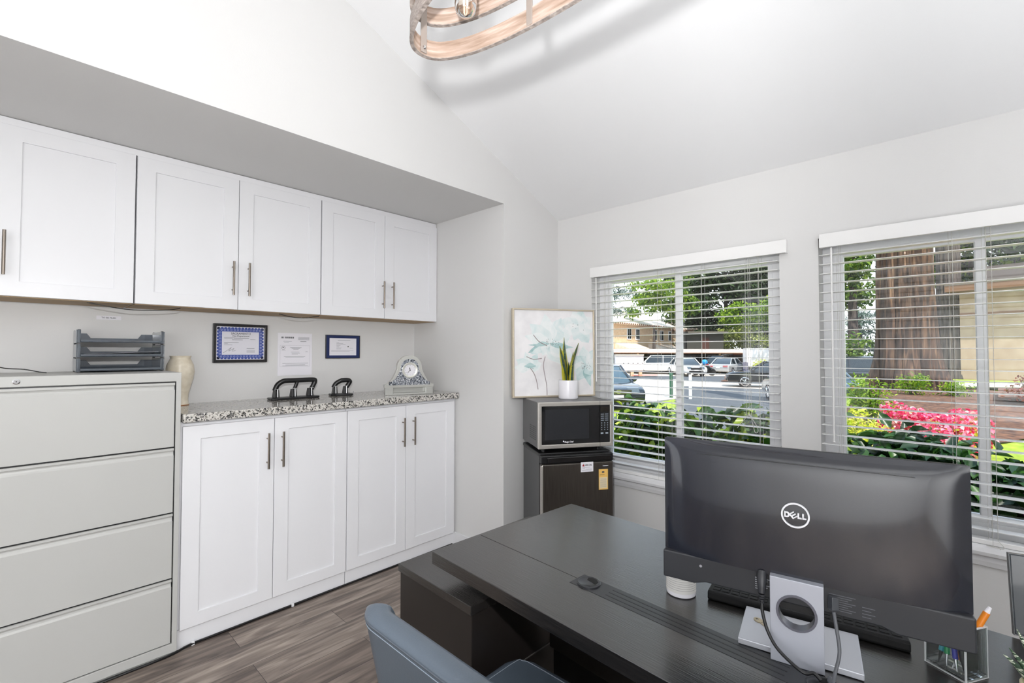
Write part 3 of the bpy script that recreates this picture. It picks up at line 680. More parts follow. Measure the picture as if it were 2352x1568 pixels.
for j in range(2): b.box(.415+j*.033, .415+j*.033+.018, .0030, .0042, MH-.208, MH-.199)
b.build('keypad', P('keypad_print', 'a9b4bf', .5), p_)
b = MB()
for i in range(7):
    for j in range(4): b.box(.0022, .0032, .12+j*.035-.05, .12+j*.035-.025, MF+.045+i*.013, MF+.051+i*.013)
b.build('side_vents', BLACK, t)
MB().box(.408, .4095, -.0006, .001, MF, MH).build('panel_seam', BLACK, t)

# flower painting
t = thing('flower_painting', 'square flower painting in pale teal leaning on the wall, standing on the microwave', 'painting', (2.315, 2.170, 1.1145), math.atan2(-.51, .86))
PW, PH = .610, .612
T_ = Matrix.Rotation(math.radians(-.8), 4, 'X')
def tilt(b): b.T = T_; return b
tilt(MB()).rectring(0, PW, 0, PH, .011, -.016, .022, 'xz').build('frame', FRAMEC, t, bevel=.002)
cv = tilt(MB()).box(.010, PW-.010, -.006, .018, .010, PH-.010).build('canvas', CANVAS, t)
def petal(b, cx, cz, ang, ln, wd, k, y, curl=0.):
    a = math.radians(ang); pts = []
    for i in range(11):
        s_ = i/10; rr = wd*math.sin(PI*min(1, s_**.75))*(1+.12*math.sin(9*s_+k)); pts.append((s_, rr))
    for i in range(9, 0, -1):
        s_ = i/10; rr = -wd*math.sin(PI*min(1, s_**.75))*(1+.12*math.sin(11*s_+2*k)); pts.append((s_, rr))
    out = []
    for s_, rr in pts:
        u = s_*ln; v_ = rr+curl*s_*s_*ln
        out.append((cx+u*math.cos(a)-v_*math.sin(a), cz+u*math.sin(a)+v_*math.cos(a)))
    out = [(min(max(x, .013), PW-.013), min(max(z, .013), PH-.013)) for x, z in out]
    b.prism(out, y, y+.0006, 'xz')
rnd = random.Random(5)
def flower(name, cx, cz, R, angs, cm, y):
    b = tilt(MB())
    for i, (a, l, wd, c) in enumerate(angs):
        b.m(PETAL[c]); petal(b, cx, cz, a, R*l, R*wd, i, y-.0001*i, rnd.uniform(-.15, .15))
    b.m(DOTP)
    for i in range(cm):
        a = rnd.uniform(0, 2*PI); r = R*rnd.uniform(.02, .24); b.prism(circ(cx+r*math.cos(a)*1.5, cz+r*math.sin(a)*.7, rnd.uniform(.0012, .0028), 6), y-.0025, y-.002, 'xz')
    b.build(name, PETAL[0], cv)
flower('painted_flower', .27, .37, .20, [(20, .9, .28, 1), (60, 1.0, .33, 0), (95, 1.05, .30, 1), (130, 1.0, .3, 0), (160, .95, .24, 1), (195, .85, .15, 2), (215, .8, .14, 0), (235, .5, .2, 1), (300, 1.0, .3, 0), (330, 1.0, .3, 1), (345, .9, .10, 2), (190, .8, .05, 2)], 34, -.0065)
flower('painted_flower', .49, .49, .17, [(30, .7, .3, 1), (70, .75, .3, 0), (110, .7, .3, 1), (160, .9, .3, 0), (200, .8, .25, 1), (250, .6, .25, 0), (310, .8, .35, 0), (340, .7, .25, 1)], 6, -.0066)
flower('painted_flower', .54, .215, .16, [(60, .9, .3, 0), (100, .9, .28, 1), (140, .7, .3, 0), (190, .7, .25, 1), (240, .8, .3, 0), (280, .95, .18, 2), (320, .6, .3, 0), (10, .5, .3, 1)], 30, -.0067)
flower('painted_flower', .125, .20, .13, [(20, .7, .3, 0), (60, .9, .25, 0), (100, .9, .25, 1), (140, .9, .3, 0), (175, .9, .25, 1), (90, .3, .3, 2)], 5, -.0066)
b = tilt(MB())
for pts in ([(.235, .28), (.222, .22), (.232, .15), (.245, .08), (.248, .014)], [(.128, .20), (.155, .16), (.172, .11), (.182, .055)], [(.15, .43), (.19, .385), (.25, .355)], [(.10, .28), (.15, .262), (.21, .268)]):
    b.tube(smoothpath([(x, -.0072, z) for x, z in pts]), .0028, 5)
b.build('painted_stems', STEMP, cv)

# snake plant
t = thing('snake_plant', 'snake plant with yellow-edged leaves in a white pot on the microwave', 'plant', (2.545, 1.872, 1.1145))
MB().lathe([(.060, 0), (.064, .004), (.065, .01), (.065, .120), (.064, .124), (.060, .124), (.059, .110), (.001, .108)], n=40).build('pot', WHITEG, t, smooth=40)
MB().lathe([(.058, .100), (.04, .112), (.001, .115)], n=20, cap=False).build('soil', MULCH, t, smooth=60)
LEAFD = noise_mat('snake_leaf_centre', [(.35, '1d3a30'), (.6, '4d6b55')], 9, .4, (1, 1, 6))
LEAFY = P('snake_leaf_edge', 'c9c23a', .45)
for i, (px, py, lx, ly, ln, tw, wd) in enumerate([(-.022, .0, -.055, .01, .24, .3, .017), (-.005, .015, .02, .03, .31, -.4, .021), (.012, -.012, .05, -.03, .27, .5, .022), (.024, .008, .075, .02, .21, .1, .019), (-.03, -.012, -.10, -.02, .23, .9, .015), (0, -.028, -.03, -.05, .20, -.2, .018), (.008, .02, -.01, .05, .25, 1.1, .017), (-.012, -.018, -.075, -.05, .14, .6, .013)]):
    for part, mat, w_, off in (('leaf', LEAFD, .72, .0008), ('leaf_edge', LEAFY, 1., 0)):
        def fn(u, v, w_=w_, off=off):
            ang = tw+v*.7; wid = wd*w_*(.55+.9*math.sin(PI*min(1, .15+v*.85))**.8)*(1-v**5)+.0004
            cx = px+lx*v**1.5; cy = py+ly*v**1.5; s_ = (u-.5)*2
            nx, ny = math.cos(ang), math.sin(ang)
            cup = .25*wid*(s_*s_)
            return (cx+nx*wid*s_-ny*(cup), cy+ny*wid*s_+nx*(cup), .108+ln*v*.98)
        b = MB()
        n0 = 5; m0 = 14
        va = [fn(a/(n0-1), c/(m0-1)) for a in range(n0) for c in range(m0)]
        th = .0016 if part == 'leaf' else .0008
        ang = tw+.35; o_ = Vector((-math.sin(ang), math.cos(ang), 0))*th
        vb = [tuple(Vector(p)+o_) for p in va]; va = [tuple(Vector(p)-o_) for p in va]
        fs = []
        for a in range(n0-1):
            for c in range(m0-1):
                q = (a*m0+c, (a+1)*m0+c, (a+1)*m0+c+1, a*m0+c+1); fs += [q, tuple(n0*m0+k for k in q[::-1])]
        b.add(va+vb, fs)
        if part == 'leaf': lf = b.build('leaf', mat, t, smooth=70); lf['label'] = 'dark green leaf with yellow edges'
        else: b.build('leaf_edge', mat, lf, smooth=70)

# ================================================================ DESK
DA = math.radians(-3.5)
def desk_pt(x, y): return (.918+x*math.cos(DA)-y*math.sin(DA), 1.21+x*math.sin(DA)+y*math.cos(DA))
ZD = .79
t = thing('desk', 'large black stained wooden desk under the windows', 'desk', (.918, 1.21, 0), DA)
DL = 1.85
MB().box(0, .198, -DL, 0, ZD-.038, ZD).build('desktop', DESK, t, bevel=.0015)
b = MB().box(.1985, .69, -DL, 0, ZD-.038, ZD); b.build('desktop', DESK, t, bevel=.0015)
pn = MB().box(.164, .2295, -1.075, -.427, ZD-.001, ZD+.0008).build('cable_channel_cover', P('channel_cover', '26272a', .3), t, bevel=.0004)
b = MB()
for x_ in (.1805, .197, .2135): b.box(x_-.0018, x_+.0018, -.955, -.535, ZD+.0007, ZD+.0012)
b.build('slots', BLACK, pn)
for y_ in (-.468, -1.018):
    b = MB().at((.197, y_, ZD)).lathe([(.032, .0008), (.032, .004), (.029, .0055), (.026, .004), (.001, .004)], n=32)
    g = b.build('grommet', P('grommet_ring', '2a2b2e', .3), t, smooth=40)
    s_ = 1 if y_ > -.6 else -1
    MB().prism([(.197+.002, y_-.02), (.197+.016, y_-.019), (.197+.024, y_-.008), (.197+.025, y_+.006), (.197+.018, y_+.015), (.197+.006, y_+.010)], ZD+.0042, ZD+.0050, 'xy').build('cable_opening', P('hole', '020202', .9), g)
MB().box(.30, .318, -DL+.05, -.23, .47, ZD-.038).build('modesty_panel', DESKM, t, bevel=.0015)
MB().box(.32, .338, -DL+.05, -.23, .03, .47).build('lower_panel', P('black_panel', '0e0d0d', .5), t)
MB().box(.05, .64, -DL+.02, -DL+.05, 0, ZD-.038).build('side_panel', DESKM, t)
MB().box(.28, .40, -.20, -.05, .701, ZD-.038).build('riser', BLACKM, t)

t = thing('desk_pedestal', 'low black storage pedestal tucked under the left end of the desk', 'pedestal', (.912, 1.39, 0), math.radians(-2))
MB().box(0, .66, -.388, 0, .674, .70).build('top', DESK, t, bevel=.0015)
bd = MB().box(.006, .654, -.384, -.004, .02, .672).build('body', DESKM, t, bevel=.002)
MB().box(.02, .64, -.37, -.02, 0, .021).build('plinth', BLACKM, t)
MB().box(.010, .654, -.3875, -.385, .45, .453).build('side_groove', P('edge_band', '5a5654', .4), bd)

# monitor
MA = math.radians(100.4); md = Vector((math.cos(MA), math.sin(MA), 0)); mn = Vector((md.y, -md.x, 0))
MO = md*.0345+mn*1.10
t = thing('monitor', 'black desktop monitor seen from behind on a silver stand', 'monitor', (MO.x, MO.y, ZD+.0012), math.atan2(mn.y, mn.x)-PI/2)
# local axes: x = right in view, y = away from the viewer, z up
MB().box(-.2685, .2685, .050, .066, .104, .4265).build('bezel', BLACK, t, bevel=.004)
MB().box(-.262, .262, .0655, .067, .115, .420).build('screen', BLACKG, t)
def shell(u, v):
    x = (u-.5)*.537; z = .165+v*.2615
    e = (1-abs(2*u-1)**6)*(1-abs(2*v-1)**8 if v > .5 else 1)
    d = .026*e**.8*(1-.25*(2*u-1)**2)*(1-.18*v)
    return (x, .050-d, z)
b = MB().grid(lambda u, v: shell(u, v), 60, 36)
b.add([(-.2685, .052, .165), (.2685, .052, .165), (.2685, .052, .4265), (-.2685, .052, .4265)], [(0, 1, 2, 3)])
sh = b.build('back_shell', MSHELL, t, smooth=35); sh['label'] = 'glossy black upper back shell'
b = MB().prism([(-.2685, .104), (-.20, .104), (-.175, .112), (.135, .112), (.16, .104), (.2685, .104), (.2685, .166), (-.2685, .166)], .030, .052, 'xz')
st_ = b.build('lower_strip', MSTRIP, t, bevel=.003); st_['label'] = 'matte dark lower back strip'
b = MB()
for i, (a, c) in enumerate(((-.075, -.048),)*6):
    b.box(a, c-.004*(i % 3), .0294, .0302, .150-.0045*i, .1515-.0045*i)
b.build('warning_print', P('grey_print', 'b9bbc2', .6), st_)
b = MB()
for i in range(8): b.box(.055, .098-.006*(i % 3), .0294, .0302, .152-.0042*i, .1530-.0042*i)
for i in range(4): b.box(.108, .128-.006*(i % 2), .0294, .0302, .140-.006*i, .1410-.006*i)
b.build('regulatory_print', P('dim_print', '66686e', .6), st_)
MB().prism(circ(-.185, .147, .003, 8), .029, .0302, 'xz').build('security_slot', INKL, st_)
MB().box(-.19, .19, .0268, .0276, .3995, .4005).build('vent_slit', BLACK, sh)
# round logo
lz, ly_ = .297, .0235
b = MB().ringprism(circ(0, lz, .0252, 48), circ(0, lz, .0222, 48), ly_-.002, ly_+.004, 'xz')
def poly(b, pts, ang=0., c=(0, 0)):
    a = math.radians(ang); out = []
    for x, z in pts: out.append((c[0]+x*math.cos(a)-z*math.sin(a), lz+c[1]+x*math.sin(a)+z*math.cos(a)))
    b.prism(out, ly_-.002, ly_+.004, 'xz')
hh = .0055
dout = [(-.0195, -hh), (-.0138, -hh), (-.0112, -.0042), (-.0098, -.0015), (-.0098, .0015), (-.0112, .0042), (-.0138, hh), (-.0195, hh)]
din = [(-.0168, -.003), (-.0146, -.003), (-.0136, -.0024), (-.0130, -.001), (-.0130, .001), (-.0136, .0024), (-.0146, .003), (-.0168, .003)]
b.ringprism([(x, lz+z) for x, z in dout], [(x, lz+z) for x, z in din], ly_-.002, ly_+.004, 'xz')
E_ = [(-.0052, -.0058), (.0052, -.0058), (.0052, -.0038), (-.0028, -.0038), (-.0028, -.0012), (.0052, -.0012), (.0052, .0012), (-.0028, .0012), (-.0028, .0038), (.0052, .0038), (.0052, .0058), (-.0052, .0058)]
poly(b, E_, 38, (-.0036, 0))
LL = [(0, -hh), (.0072, -hh), (.0072, -.0030), (.0028, -.0030), (.0028, hh), (0, hh)]
poly(b, LL, 0, (.0040, 0)); poly(b, LL, 0, (.0122, 0))
lg = b.build('round_logo', P('logo_white', 'f2f2f6', .3), sh); lg['label'] = 'white ring logo with lettering'
# stand
bs = MB().box(-.110, .110, .030, .182, 0, .013).build('stand_base', SILVER, t, bevel=.002)
c0 = []
ro = [(-.0465, .0), (.0465, .0), (.0465, .170), (-.0465, .170)]
HZ = .106; nn = 32; outer = []; inner = circ(0, HZ, .0335, nn)
for i in range(nn):
    a = 2*PI*i/nn; cx, cz = math.cos(a), math.sin(a); hx, z0, z1 = .0465, .0, .170
    k = min((hx/abs(cx)) if abs(cx) > 1e-6 else 9, ((z1-HZ)/cz) if cz > 1e-6 else 9, ((HZ-z0)/-cz) if cz < -1e-6 else 9)
    outer.append((cx*k, HZ+cz*k))
for cx, cz in ((.0465, .17), (-.0465, .17), (.0465, 0), (-.0465, 0)):
    j = min(range(nn), key=lambda i: (outer[i][0]-cx)**2+(outer[i][1]-cz)**2); outer[j] = (cx, cz)
b = MB().ringprism(outer, inner, .008, .032, 'xz'); cl_ = b.build('stand_column', P('silver_column', 'b9bcc6', .35, .4), t, bevel=.001)
MB().ringprism(circ(0, HZ, .036, 32), circ(0, HZ, .0315, 32), .0065, .030, 'xz').build('hole_rim', P('rim_grey', '6a6a74', .35, .4), cl_, smooth=40)
MB().box(-.03, .03, .032, .05, .10, .17).build('stand_neck', BLACK, t)

def mon(x, y, z):
    return tuple(Vector((MO.x, MO.y, ZD))+(-md)*x+mn*y+Vector((0, 0, z)))
# cables of the monitor
g2 = desk_pt(.197, -1.018)
t = thing('power_cable', 'black power cable with moulded plug hanging from the left of the stand', 'cable', mon(-.062, .02, .16)); kw = dict(parent=t, world=True)
b = MB().tube([mon(-.062, .028, .168), mon(-.062, .022, .160), mon(-.062, .018, .140), mon(-.062, .016, .128)], [.009, .0098, .008, .0068], 10)
for i in range(4): b.tube([mon(-.062, .0155, .126-.005*i), mon(-.062, .0155, .123-.005*i)], .006-.0005*i, 10)
b.build('plug', P('plug_grey', '35363a', .3), smooth=50, **kw)
MB().tube(smoothpath([mon(-.062, .016, .112), mon(-.060, .010, .09), mon(-.050, .0, .06), mon(-.030, -.012, .035), mon(.010, -.028, .016), (g2[0]+.012, g2[1]+.02, ZD+.014), (g2[0]+.010, g2[1]+.008, ZD+.007)]), .0034, 8).build('cord', BLACK, smooth=60, **kw)
t = thing('video_cable', 'grey video cable hanging from the right of the stand', 'cable', mon(.058, .02, .16)); kw = dict(parent=t, world=True)
b = MB().tube([mon(.062, .026, .150), mon(.062, .020, .128), mon(.062, .020, .124)], [.0095, .0095, .005], 4)
b.build('plug', P('plug_dark', '44464b', .4), bevel=.001, **kw)
MB().tube(smoothpath([mon(.062, .020, .126), mon(.066, .008, .10), mon(.070, -.002, .06), mon(.062, -.016, .025), mon(.054, -.055, .010), (g2[0]+.028, g2[1]-.004, ZD+.009), (g2[0]+.014, g2[1]-.004, ZD+.006)]), .0033, 8).build('cord', P('cable_grey', '5a5c61', .4), smooth=60, **kw)
# key on the stand base
kx = mon(-.079, .125, .0135)
t = thing('key', 'small brass-coloured key lying on the silver monitor base', 'key', kx, .9)
KM = P('key_metal', 'b3a58a', .35, .8)
MB().ringprism([(x*.011, z*.009) for x, z in [(math.cos(a), math.sin(a)) for a in [2*PI*i/16 for i in range(16)]]], [(.004+x*.003, z*.003) for x, z in [(math.cos(a), math.sin(a)) for a in [2*PI*i/16 for i in range(16)]]], .0003, .0022, 'xy').build('bow', KM, t)
MB().prism([(-.010, -.0035), (-.030, -.0035), (-.033, -.001), (-.031, .001), (-.028, .0030), (-.024, .0018), (-.020, .0034), (-.010, .0034)], .0003, .0018, 'xy').build('blade', KM, t)

# canister behind the monitor
t = thing('wipes_canister', 'white plastic canister with printed label standing behind the monitor', 'canister', (1.212, .527, ZD+.0005))
MB().lathe([(.030, 0), (.036, .002), (.037, .006), (.037, .105), (.034, .111), (.030, .113), (.001, .113)], n=40).build('body', WHITEG, t, smooth=40)
MB().lathe([(.0374, .012), (.0374, .092)], n=40, cap=False).build('paper_label', P('label_paper', 'dcdad6', .6), t, smooth=60)
b = MB()
for i in range(13):
    b.lathe([(.0377, .020+i*.0055), (.0377, .0212+i*.0055)], n=60, cap=False)
b.build('label_print', P('label_ink', 'b2b0ae', .8), t)
MB().lathe([(.033, .113), (.033, .122), (.028, .126), (.001, .126)], n=32).build('lid', WHITEG, t, smooth=40)
# keyboard behind the monitor
KBM = P('keyboard_black', '0b0b0c', .6, 0, .25)
kb = mon(.00, .250, .0005)
t = thing('keyboard', 'black keyboard lying on the desk behind the monitor', 'keyboard', kb, math.atan2(mn.y, mn.x)-PI/2)
MB().prism([(-.06, 0), (.06, 0), (.062, .008), (.058, .012), (-.056, .022), (-.062, .020), (-.064, .004)], -.20, .20, 'yz').build('case', KBM, t, bevel=.003)
b = MB()
for i in range(5):
    for j in range(18):
        x_ = -.19+j*.0212; y_ = -.045+i*.019; z_ = .0215-(y_+.056)*.088
        b.frustum([(x_, y_, z_-.001), (x_+.018, y_, z_-.001), (x_+.018, y_+.016, z_-.0024), (x_, y_+.016, z_-.0024)], [(x_+.001, y_+.001, z_+.0022), (x_+.017, y_+.001, z_+.0022), (x_+.017, y_+.015, z_+.001), (x_+.001, y_+.015, z_+.001)])
b.build('keys', KBM, t)

# acrylic pen holder
oa = math.radians(-31)
hx, hy = 1.251, -.012
HZ0 = ZD+.0005
t = thing('pen_holder', 'clear acrylic pen holder standing on the desk right of the monitor', 'pen holder', (hx, hy, HZ0), oa)
bx_, by_, bh_ = .062, .071, .098
MB().box(0, bx_, 0, by_, 0, .007).build('base', ACRY, t, bevel=.001)
for q in ((0, .003, 0, by_), (bx_-.003, bx_, 0, by_), (.003, bx_-.003, 0, .003), (.003, bx_-.003, by_-.003, by_)):
    MB().box(*q, .007, bh_).build('side_wall', ACRY, t)
for q in ((0, 0), (bx_-.0025, 0), (0, by_-.0025), (bx_-.0025, by_-.0025)):
    MB().box(q[0]-.0003, q[0]+.0028, q[1]-.0003, q[1]+.0028, 0, bh_).build('corner_edge', ACRYE, t, bevel=.0008)
MB().rectring(-.0003, bx_+.0003, -.0003, by_+.0003, .0034, 0, .0022, 'xy').build('base_edge', ACRYE, t)
MB().rectring(-.0003, bx_+.0003, -.0003, by_+.0003, .0034, bh_-.0012, bh_+.0004, 'xy').build('rim', ACRYE, t)
def pen(label, loc, tip, col, tipm=BLACK, name='pen', ln=.14, r=.0045):
    p0 = Vector(loc); d = (Vector(tip)-p0).normalized()
    t = thing(name, label, 'pen', loc, 0, 'pens in the clear holder'); kw = dict(parent=t, world=True)
    MB().tube([p0, p0+d*.004, p0+d*.022], [.0008, .0014, .0036], 10).build('tip', tipm, smooth=40, **kw)
    MB().cyl(p0+d*.022, p0+d*ln, r, n=12).build('barrel', col, smooth=40, **kw)
    MB().tube([p0+d*ln, p0+d*(ln+.012)], [r*.8, r*.55], 10).build('cap', tipm, smooth=40, **kw)
    MB().tube([p0+d*(ln-.035)+Vector((0, 0, r+.001)), p0+d*ln+Vector((0, 0, r+.0015)), p0+d*(ln+.004)+Vector((0, 0, r*.6))], .0012, 6).build('clip', tipm, smooth=40, **kw)
def ol(x, y, z): return (hx+x*math.cos(oa)-y*math.sin(oa), hy+x*math.sin(oa)+y*math.cos(oa), HZ0+z)
pen('teal pen leaning at the left inside the clear pen holder', ol(.010, .052, .0085), ol(.046, .052, .098), TEALP, BLACK)
pen('green pen beside the teal one in the clear pen holder', ol(.010, .038, .0085), ol(.036, .050, .098), GREENP, CHROME)
pen('blue pen between the green pen and the black pen in the clear pen holder', ol(.009, .020, .0085), ol(.030, .042, .098), BLUEPL, CHROME)
pen('black pen standing right of the blue pen in the clear pen holder', ol(.014, .010, .0085), ol(.020, .026, .098), BLACK, BLACK)
pen('orange mechanical pencil with white eraser leaning out of the clear pen holder', ol(.012, .030, .0085), ol(.052, .008, .098), ORANGE, WHITE, 'mechanical_pencil', .130, .0055)
b = MB(); b.T = Matrix.Translation(ol(.034, .006, .0085)) @ Matrix.Rotation(oa, 4, 'Z')
b.prism([(-.013, .0), (.010, .0), (.018, .012), (.014, .034), (.004, .046), (-.010, .040), (-.016, .018)], 0, .006, 'xz')
tag(b.build('tape_dispenser', P('bright_green_plastic', '2cb84e', .35), bevel=.002), 'small bright green plastic piece in the right side of the clear pen holder', 'tape')

# haworthia
hp = (1.222, -.122)
t = thing('succulent', 'small striped succulent in a cream pot at the bottom right corner', 'plant', (hp[0], hp[1], ZD+.0005))
MB().lathe([(.028, 0), (.034, .004), (.040, .02), (.043, .045), (.043, .052), (.040, .055), (.036, .052), (.035, .044), (.001, .042)], n=36).build('pot', P('cream_glaze', 'e6dcb8', .3), t, smooth=50)
MB().lathe([(.035, .040), (.001, .046)], n=20, cap=False).build('soil', P('red_gravel', '8f5236', .9, bump=90, bstr=1.), t)
def hm():
    m = P('striped_succulent', 'ffffff', .45); wv = N(m, 'ShaderNodeTexNoise', Scale=14., Detail=1.)
    L(m, obj_co(m, (6, 6, 26)), wv.inputs['Vector'])
    L(m, ramp(m, wv.outputs['Fac'], [(0, '2f4a32'), (.5, '2f4a32'), (.53, 'dfe4cf'), (.6, 'dfe4cf'), (.63, '3d5a3c')]), B(m).inputs['Base Color']); return m
HAW = hm()
for i in range(13):
    a = i*2.4; r = .006+.0012*i; lean = .25+.05*i; ln = .115-.004*i
    if i < 5: ln = .105; lean = .1+.12*i
    p0 = Vector((r*math.cos(a), r*math.sin(a), .043)); d = Vector((math.cos(a)*lean, math.sin(a)*lean, 1)).normalized()
    pts = [p0+d*ln*s_+Vector((0, 0, -.02*lean*s_*s_)) for s_ in (0, .2, .4, .6, .8, 1)]
    MB().tube(pts, [.007, .0075, .0065, .0048, .0028, .0006], 7).build('leaf', HAW, t, smooth=60)

# glossy display at the right edge
t = thing('desk_display', 'dark glossy panel with silver edge standing at the right frame edge on the desk', 'display', (1.530, -.094, ZD+.0005), math.radians(-74))
MB().at((0, 0, .006), 0, math.radians(-6)).box(0, .36, 0, .008, 0, .172).build('panel', P('dark_glass', '2a3238', .06, 0, .8), t, bevel=.003)
MB().at((0, 0, .006), 0, math.radians(-6)).rectring(-.0015, .3615, -.0015, .1735, .0025, -.0005, .009, 'xz').build('edge_band', P('edge_metal', '6e7072', .25, .8), t, bevel=.001)
MB().box(.1, .26, -.02, .09, 0, .006).build('foot', BLACK, t, bevel=.002)

# ================================================================ CHAIR
t = thing('tub_chair', 'blue-grey leather tub chair with stitched rim pulled up to the desk', 'chair', (.80, .735, 0), math.radians(0))
def upath(s_, off=0.):      # s_ in 0..1 along the U: left arm tip, back, right arm tip
    w_, bx, ax, rr = .365+off, -.225-off, -.085, .11
    segs = []
    l1 = ax-(bx+rr); l2 = rr*PI/2; l3 = 2*(w_-rr); tot = 2*l1+2*l2+l3; q = s_*tot
    if q < l1: return Vector((ax-q, w_, 0)), Vector((0, 1, 0))
    q -= l1
    if q < l2:
        a = PI/2+q/rr; return Vector((bx+rr+rr*math.cos(a), w_-rr+rr*math.sin(a), 0)), Vector((math.cos(a), math.sin(a), 0))
    q -= l2
    if q < l3: return Vector((bx, w_-rr-q, 0)), Vector((-1, 0, 0))
    q -= l3
    if q < l2:
        a = PI+q/rr; return Vector((bx+rr+rr*math.cos(a), -w_+rr+rr*math.sin(a), 0)), Vector((math.cos(a), math.sin(a), 0))
    q -= l2
    return Vector((bx+rr+q, -w_, 0)), Vector((0, -1, 0))
def toph(x):
    k = min(1, max(0, (x+.20)/.11)); k = k*k*(3-2*k); return .80-.10*k
TH = .062
def chairsec(u, v, part):
    p, n = upath(u); h = toph(p.x)
    # cross-section: v 0..1 goes around outer bottom -> outer top -> rim -> inner top -> inner bottom
    zb = .36
    def taper(z): return -.085*(1-(z-zb)/(.80-zb))
    prof = []
    if v < .42: z = zb+(h-.012-zb)*v/.42; d = 0
    elif v < .58:
        a = (v-.42)/.16*PI; z = h-.012+.012*math.sin(a); d = -TH/2+TH/2*math.cos(a)
    else: z = h-.012-(h-.012-zb)*(v-.58)/.42; d = -TH
    return tuple(p+n*(d+taper(z))+Vector((0, 0, z)))
b = MB().grid(lambda u, v: chairsec(u, v, 0), 72, 44)
nv = 44
b.f.append(tuple(range(nv))); b.mi.append(0); b.f.append(tuple(range(71*nv, 72*nv))[::-1]); b.mi.append(0)
bk = b.build('backrest', LEATHER, t, smooth=50)
b = MB()
for off, vv in ((0.0012, .405), (.0012, .395)):
    pts = []
    for i in range(101):
        p, n = upath(i/100); h = toph(p.x); z = h-.026
        pts.append(p+n*(.0008-.085*(1-(z-.36)/.44))+Vector((0, 0, z)))
    if vv == .405: b.tube(pts, .0009, 5)
b.build('stitching', STITCH, bk)
b = MB()
pts = []
for i in range(101):
    p, n = upath(i/100); h = toph(p.x); z = h-.016
    pts.append(p+n*(-.085*(1-(z-.36)/.44)-.0006)+Vector((0, 0, z)))
b.tube(pts, .0026, 6); b.build('piping', LEATHD, bk, smooth=60)
b = MB().prism([(-.20, -.20), (-.17, -.235), (.20, -.235), (.245, -.22), (.265, -.17), (.27, 0), (.265, .17), (.245, .22), (.20, .235), (-.17, .235), (-.20, .20)], .430, .520, 'xy')
se = b.build('seat', LEATHER, t, bevel=.022, seg=4, smooth=50)
MB().tube(smoothpath([(-.15, .205, .5215), (.19, .205, .5215), (.232, .19, .5215), (.240, .15, .5212), (.242, 0, .5212), (.240, -.15, .5212), (.232, -.19, .5215), (.19, -.205, .5215), (-.15, -.205, .5215)], 4), .0011, 5).build('seat_stitching', STITCH, se)
MB().box(-.19, .22, -.21, .21, .34, .431).build('seat_frame', BLACKM, t)
for x_ in (-.17, .20):
    for y_ in (-.19, .19): MB().tube([(x_*1.12, y_*1.1, 0), (x_, y_, .345)], [.012, .020], 10).build('leg', BLACKM, t, smooth=40)

# ================================================================ PENDANT
t = thing('oval_pendant', 'oval whitewashed wooden pendant light with exposed bulbs hanging above the desk', 'lamp', (.715, .55, 2.2))
def oval(a, b_, n=96, e=2.25):
    out = []
    for i in range(n):
        q = 2*PI*i/n; c, s_ = math.cos(q), math.sin(q)
        out.append((b_*math.copysign(abs(c)**(2/e), c), a*math.copysign(abs(s_)**(2/e), s_)))
    return out
for nm, z0, z1 in (('lower_band', 0, .044), ('upper_band', .090, .134)):
    b = MB().m(LAMPO).ringprism(oval(.452, .128), oval(.4505, .1265), z0, z1, 'xy'); b.m(LAMPW).ringprism(oval(.4508, .1268), oval(.442, .118), z0, z1, 'xy')
    b.m(LAMPO).ringprism(oval(.4525, .1285), oval(.4415, .1175), z0-.0015, z0+.0005, 'xy')
    b.build(nm, LAMPO, t, smooth=35)
STRAP = P('washed_strap', '8f857e', .5)
for (x_, y_, ang) in ((.0, .440, 0), (.0, -.440, 0), (.112, .17, 90), (.112, -.17, 90), (-.112, .17, 90), (-.112, -.17, 90)):
    if ang == 0:
        s_ = 1 if y_ > 0 else -1; so = MB().box(-.009, .009, min(y_, y_-s_*.004), max(y_, y_-s_*.004), .002, .15).build('strap', STRAP, t, bevel=.001)
        [MB().sphere((0, y_-s_*.006, q), .005, 6).build('rivet', CHROME, so, smooth=60) for q in (.014, .118)]
    else:
        s_ = 1 if x_ > 0 else -1; xx = x_+.002*s_; so = MB().box(min(xx, xx-s_*.004), max(xx, xx-s_*.004), y_-.009, y_+.009, .002, .15).build('strap', STRAP, t, bevel=.001)
MB().box(-.010, .010, -.445, .445, .255, .270).build('crossbar', BLACKM, t)
for y_ in (-.35, .35):
    MB().cyl((0, y_, .26), (0, y_, zceil(.715)-2.2-.02), .005, n=8).build('stem', BLACKM, t, smooth=40)
for s_ in (-1, 1):
    for q in (-1, 1):
        MB().tube([(.0+.115*s_, .17*q, .14), (0, .12*q, .258)], .004, 6).build('stay', BLACKM, t)
for q in (-1, 1): MB().tube([(0, .442*q, .14), (0, .43*q, .26)], .004, 6).build('end_stay', BLACKM, t)
for y_ in (.273, 0, -.273):
    sk = MB().cyl((0, y_, .155), (0, y_, .256), .017, n=16).build('socket', BLACKM, t, smooth=40)
    MB().lathe([(.013, .155), (.015, .147), (.024, .125), (.0265, .098), (.0265, .044), (.023, .026), (.012, .016), (.0005, .014)], (0, y_, 0), 24, False).build('bulb', BULBG, sk, smooth=60)
    b = MB()
    for k in range(4):
        a = k*PI/2; b.cyl((.006*math.cos(a), y_+.006*math.sin(a), .045), (.004*math.cos(a), y_+.004*math.sin(a), .11), .0016, n=6)
    b.build('filament', FILA, sk)
tag_c = MB().lathe([(.06, 0), (.06, .015), (.02, .03)], (0, 0, zceil(.715)-2.2-.09), 24).build('canopy', BLACKM, t, smooth=40)
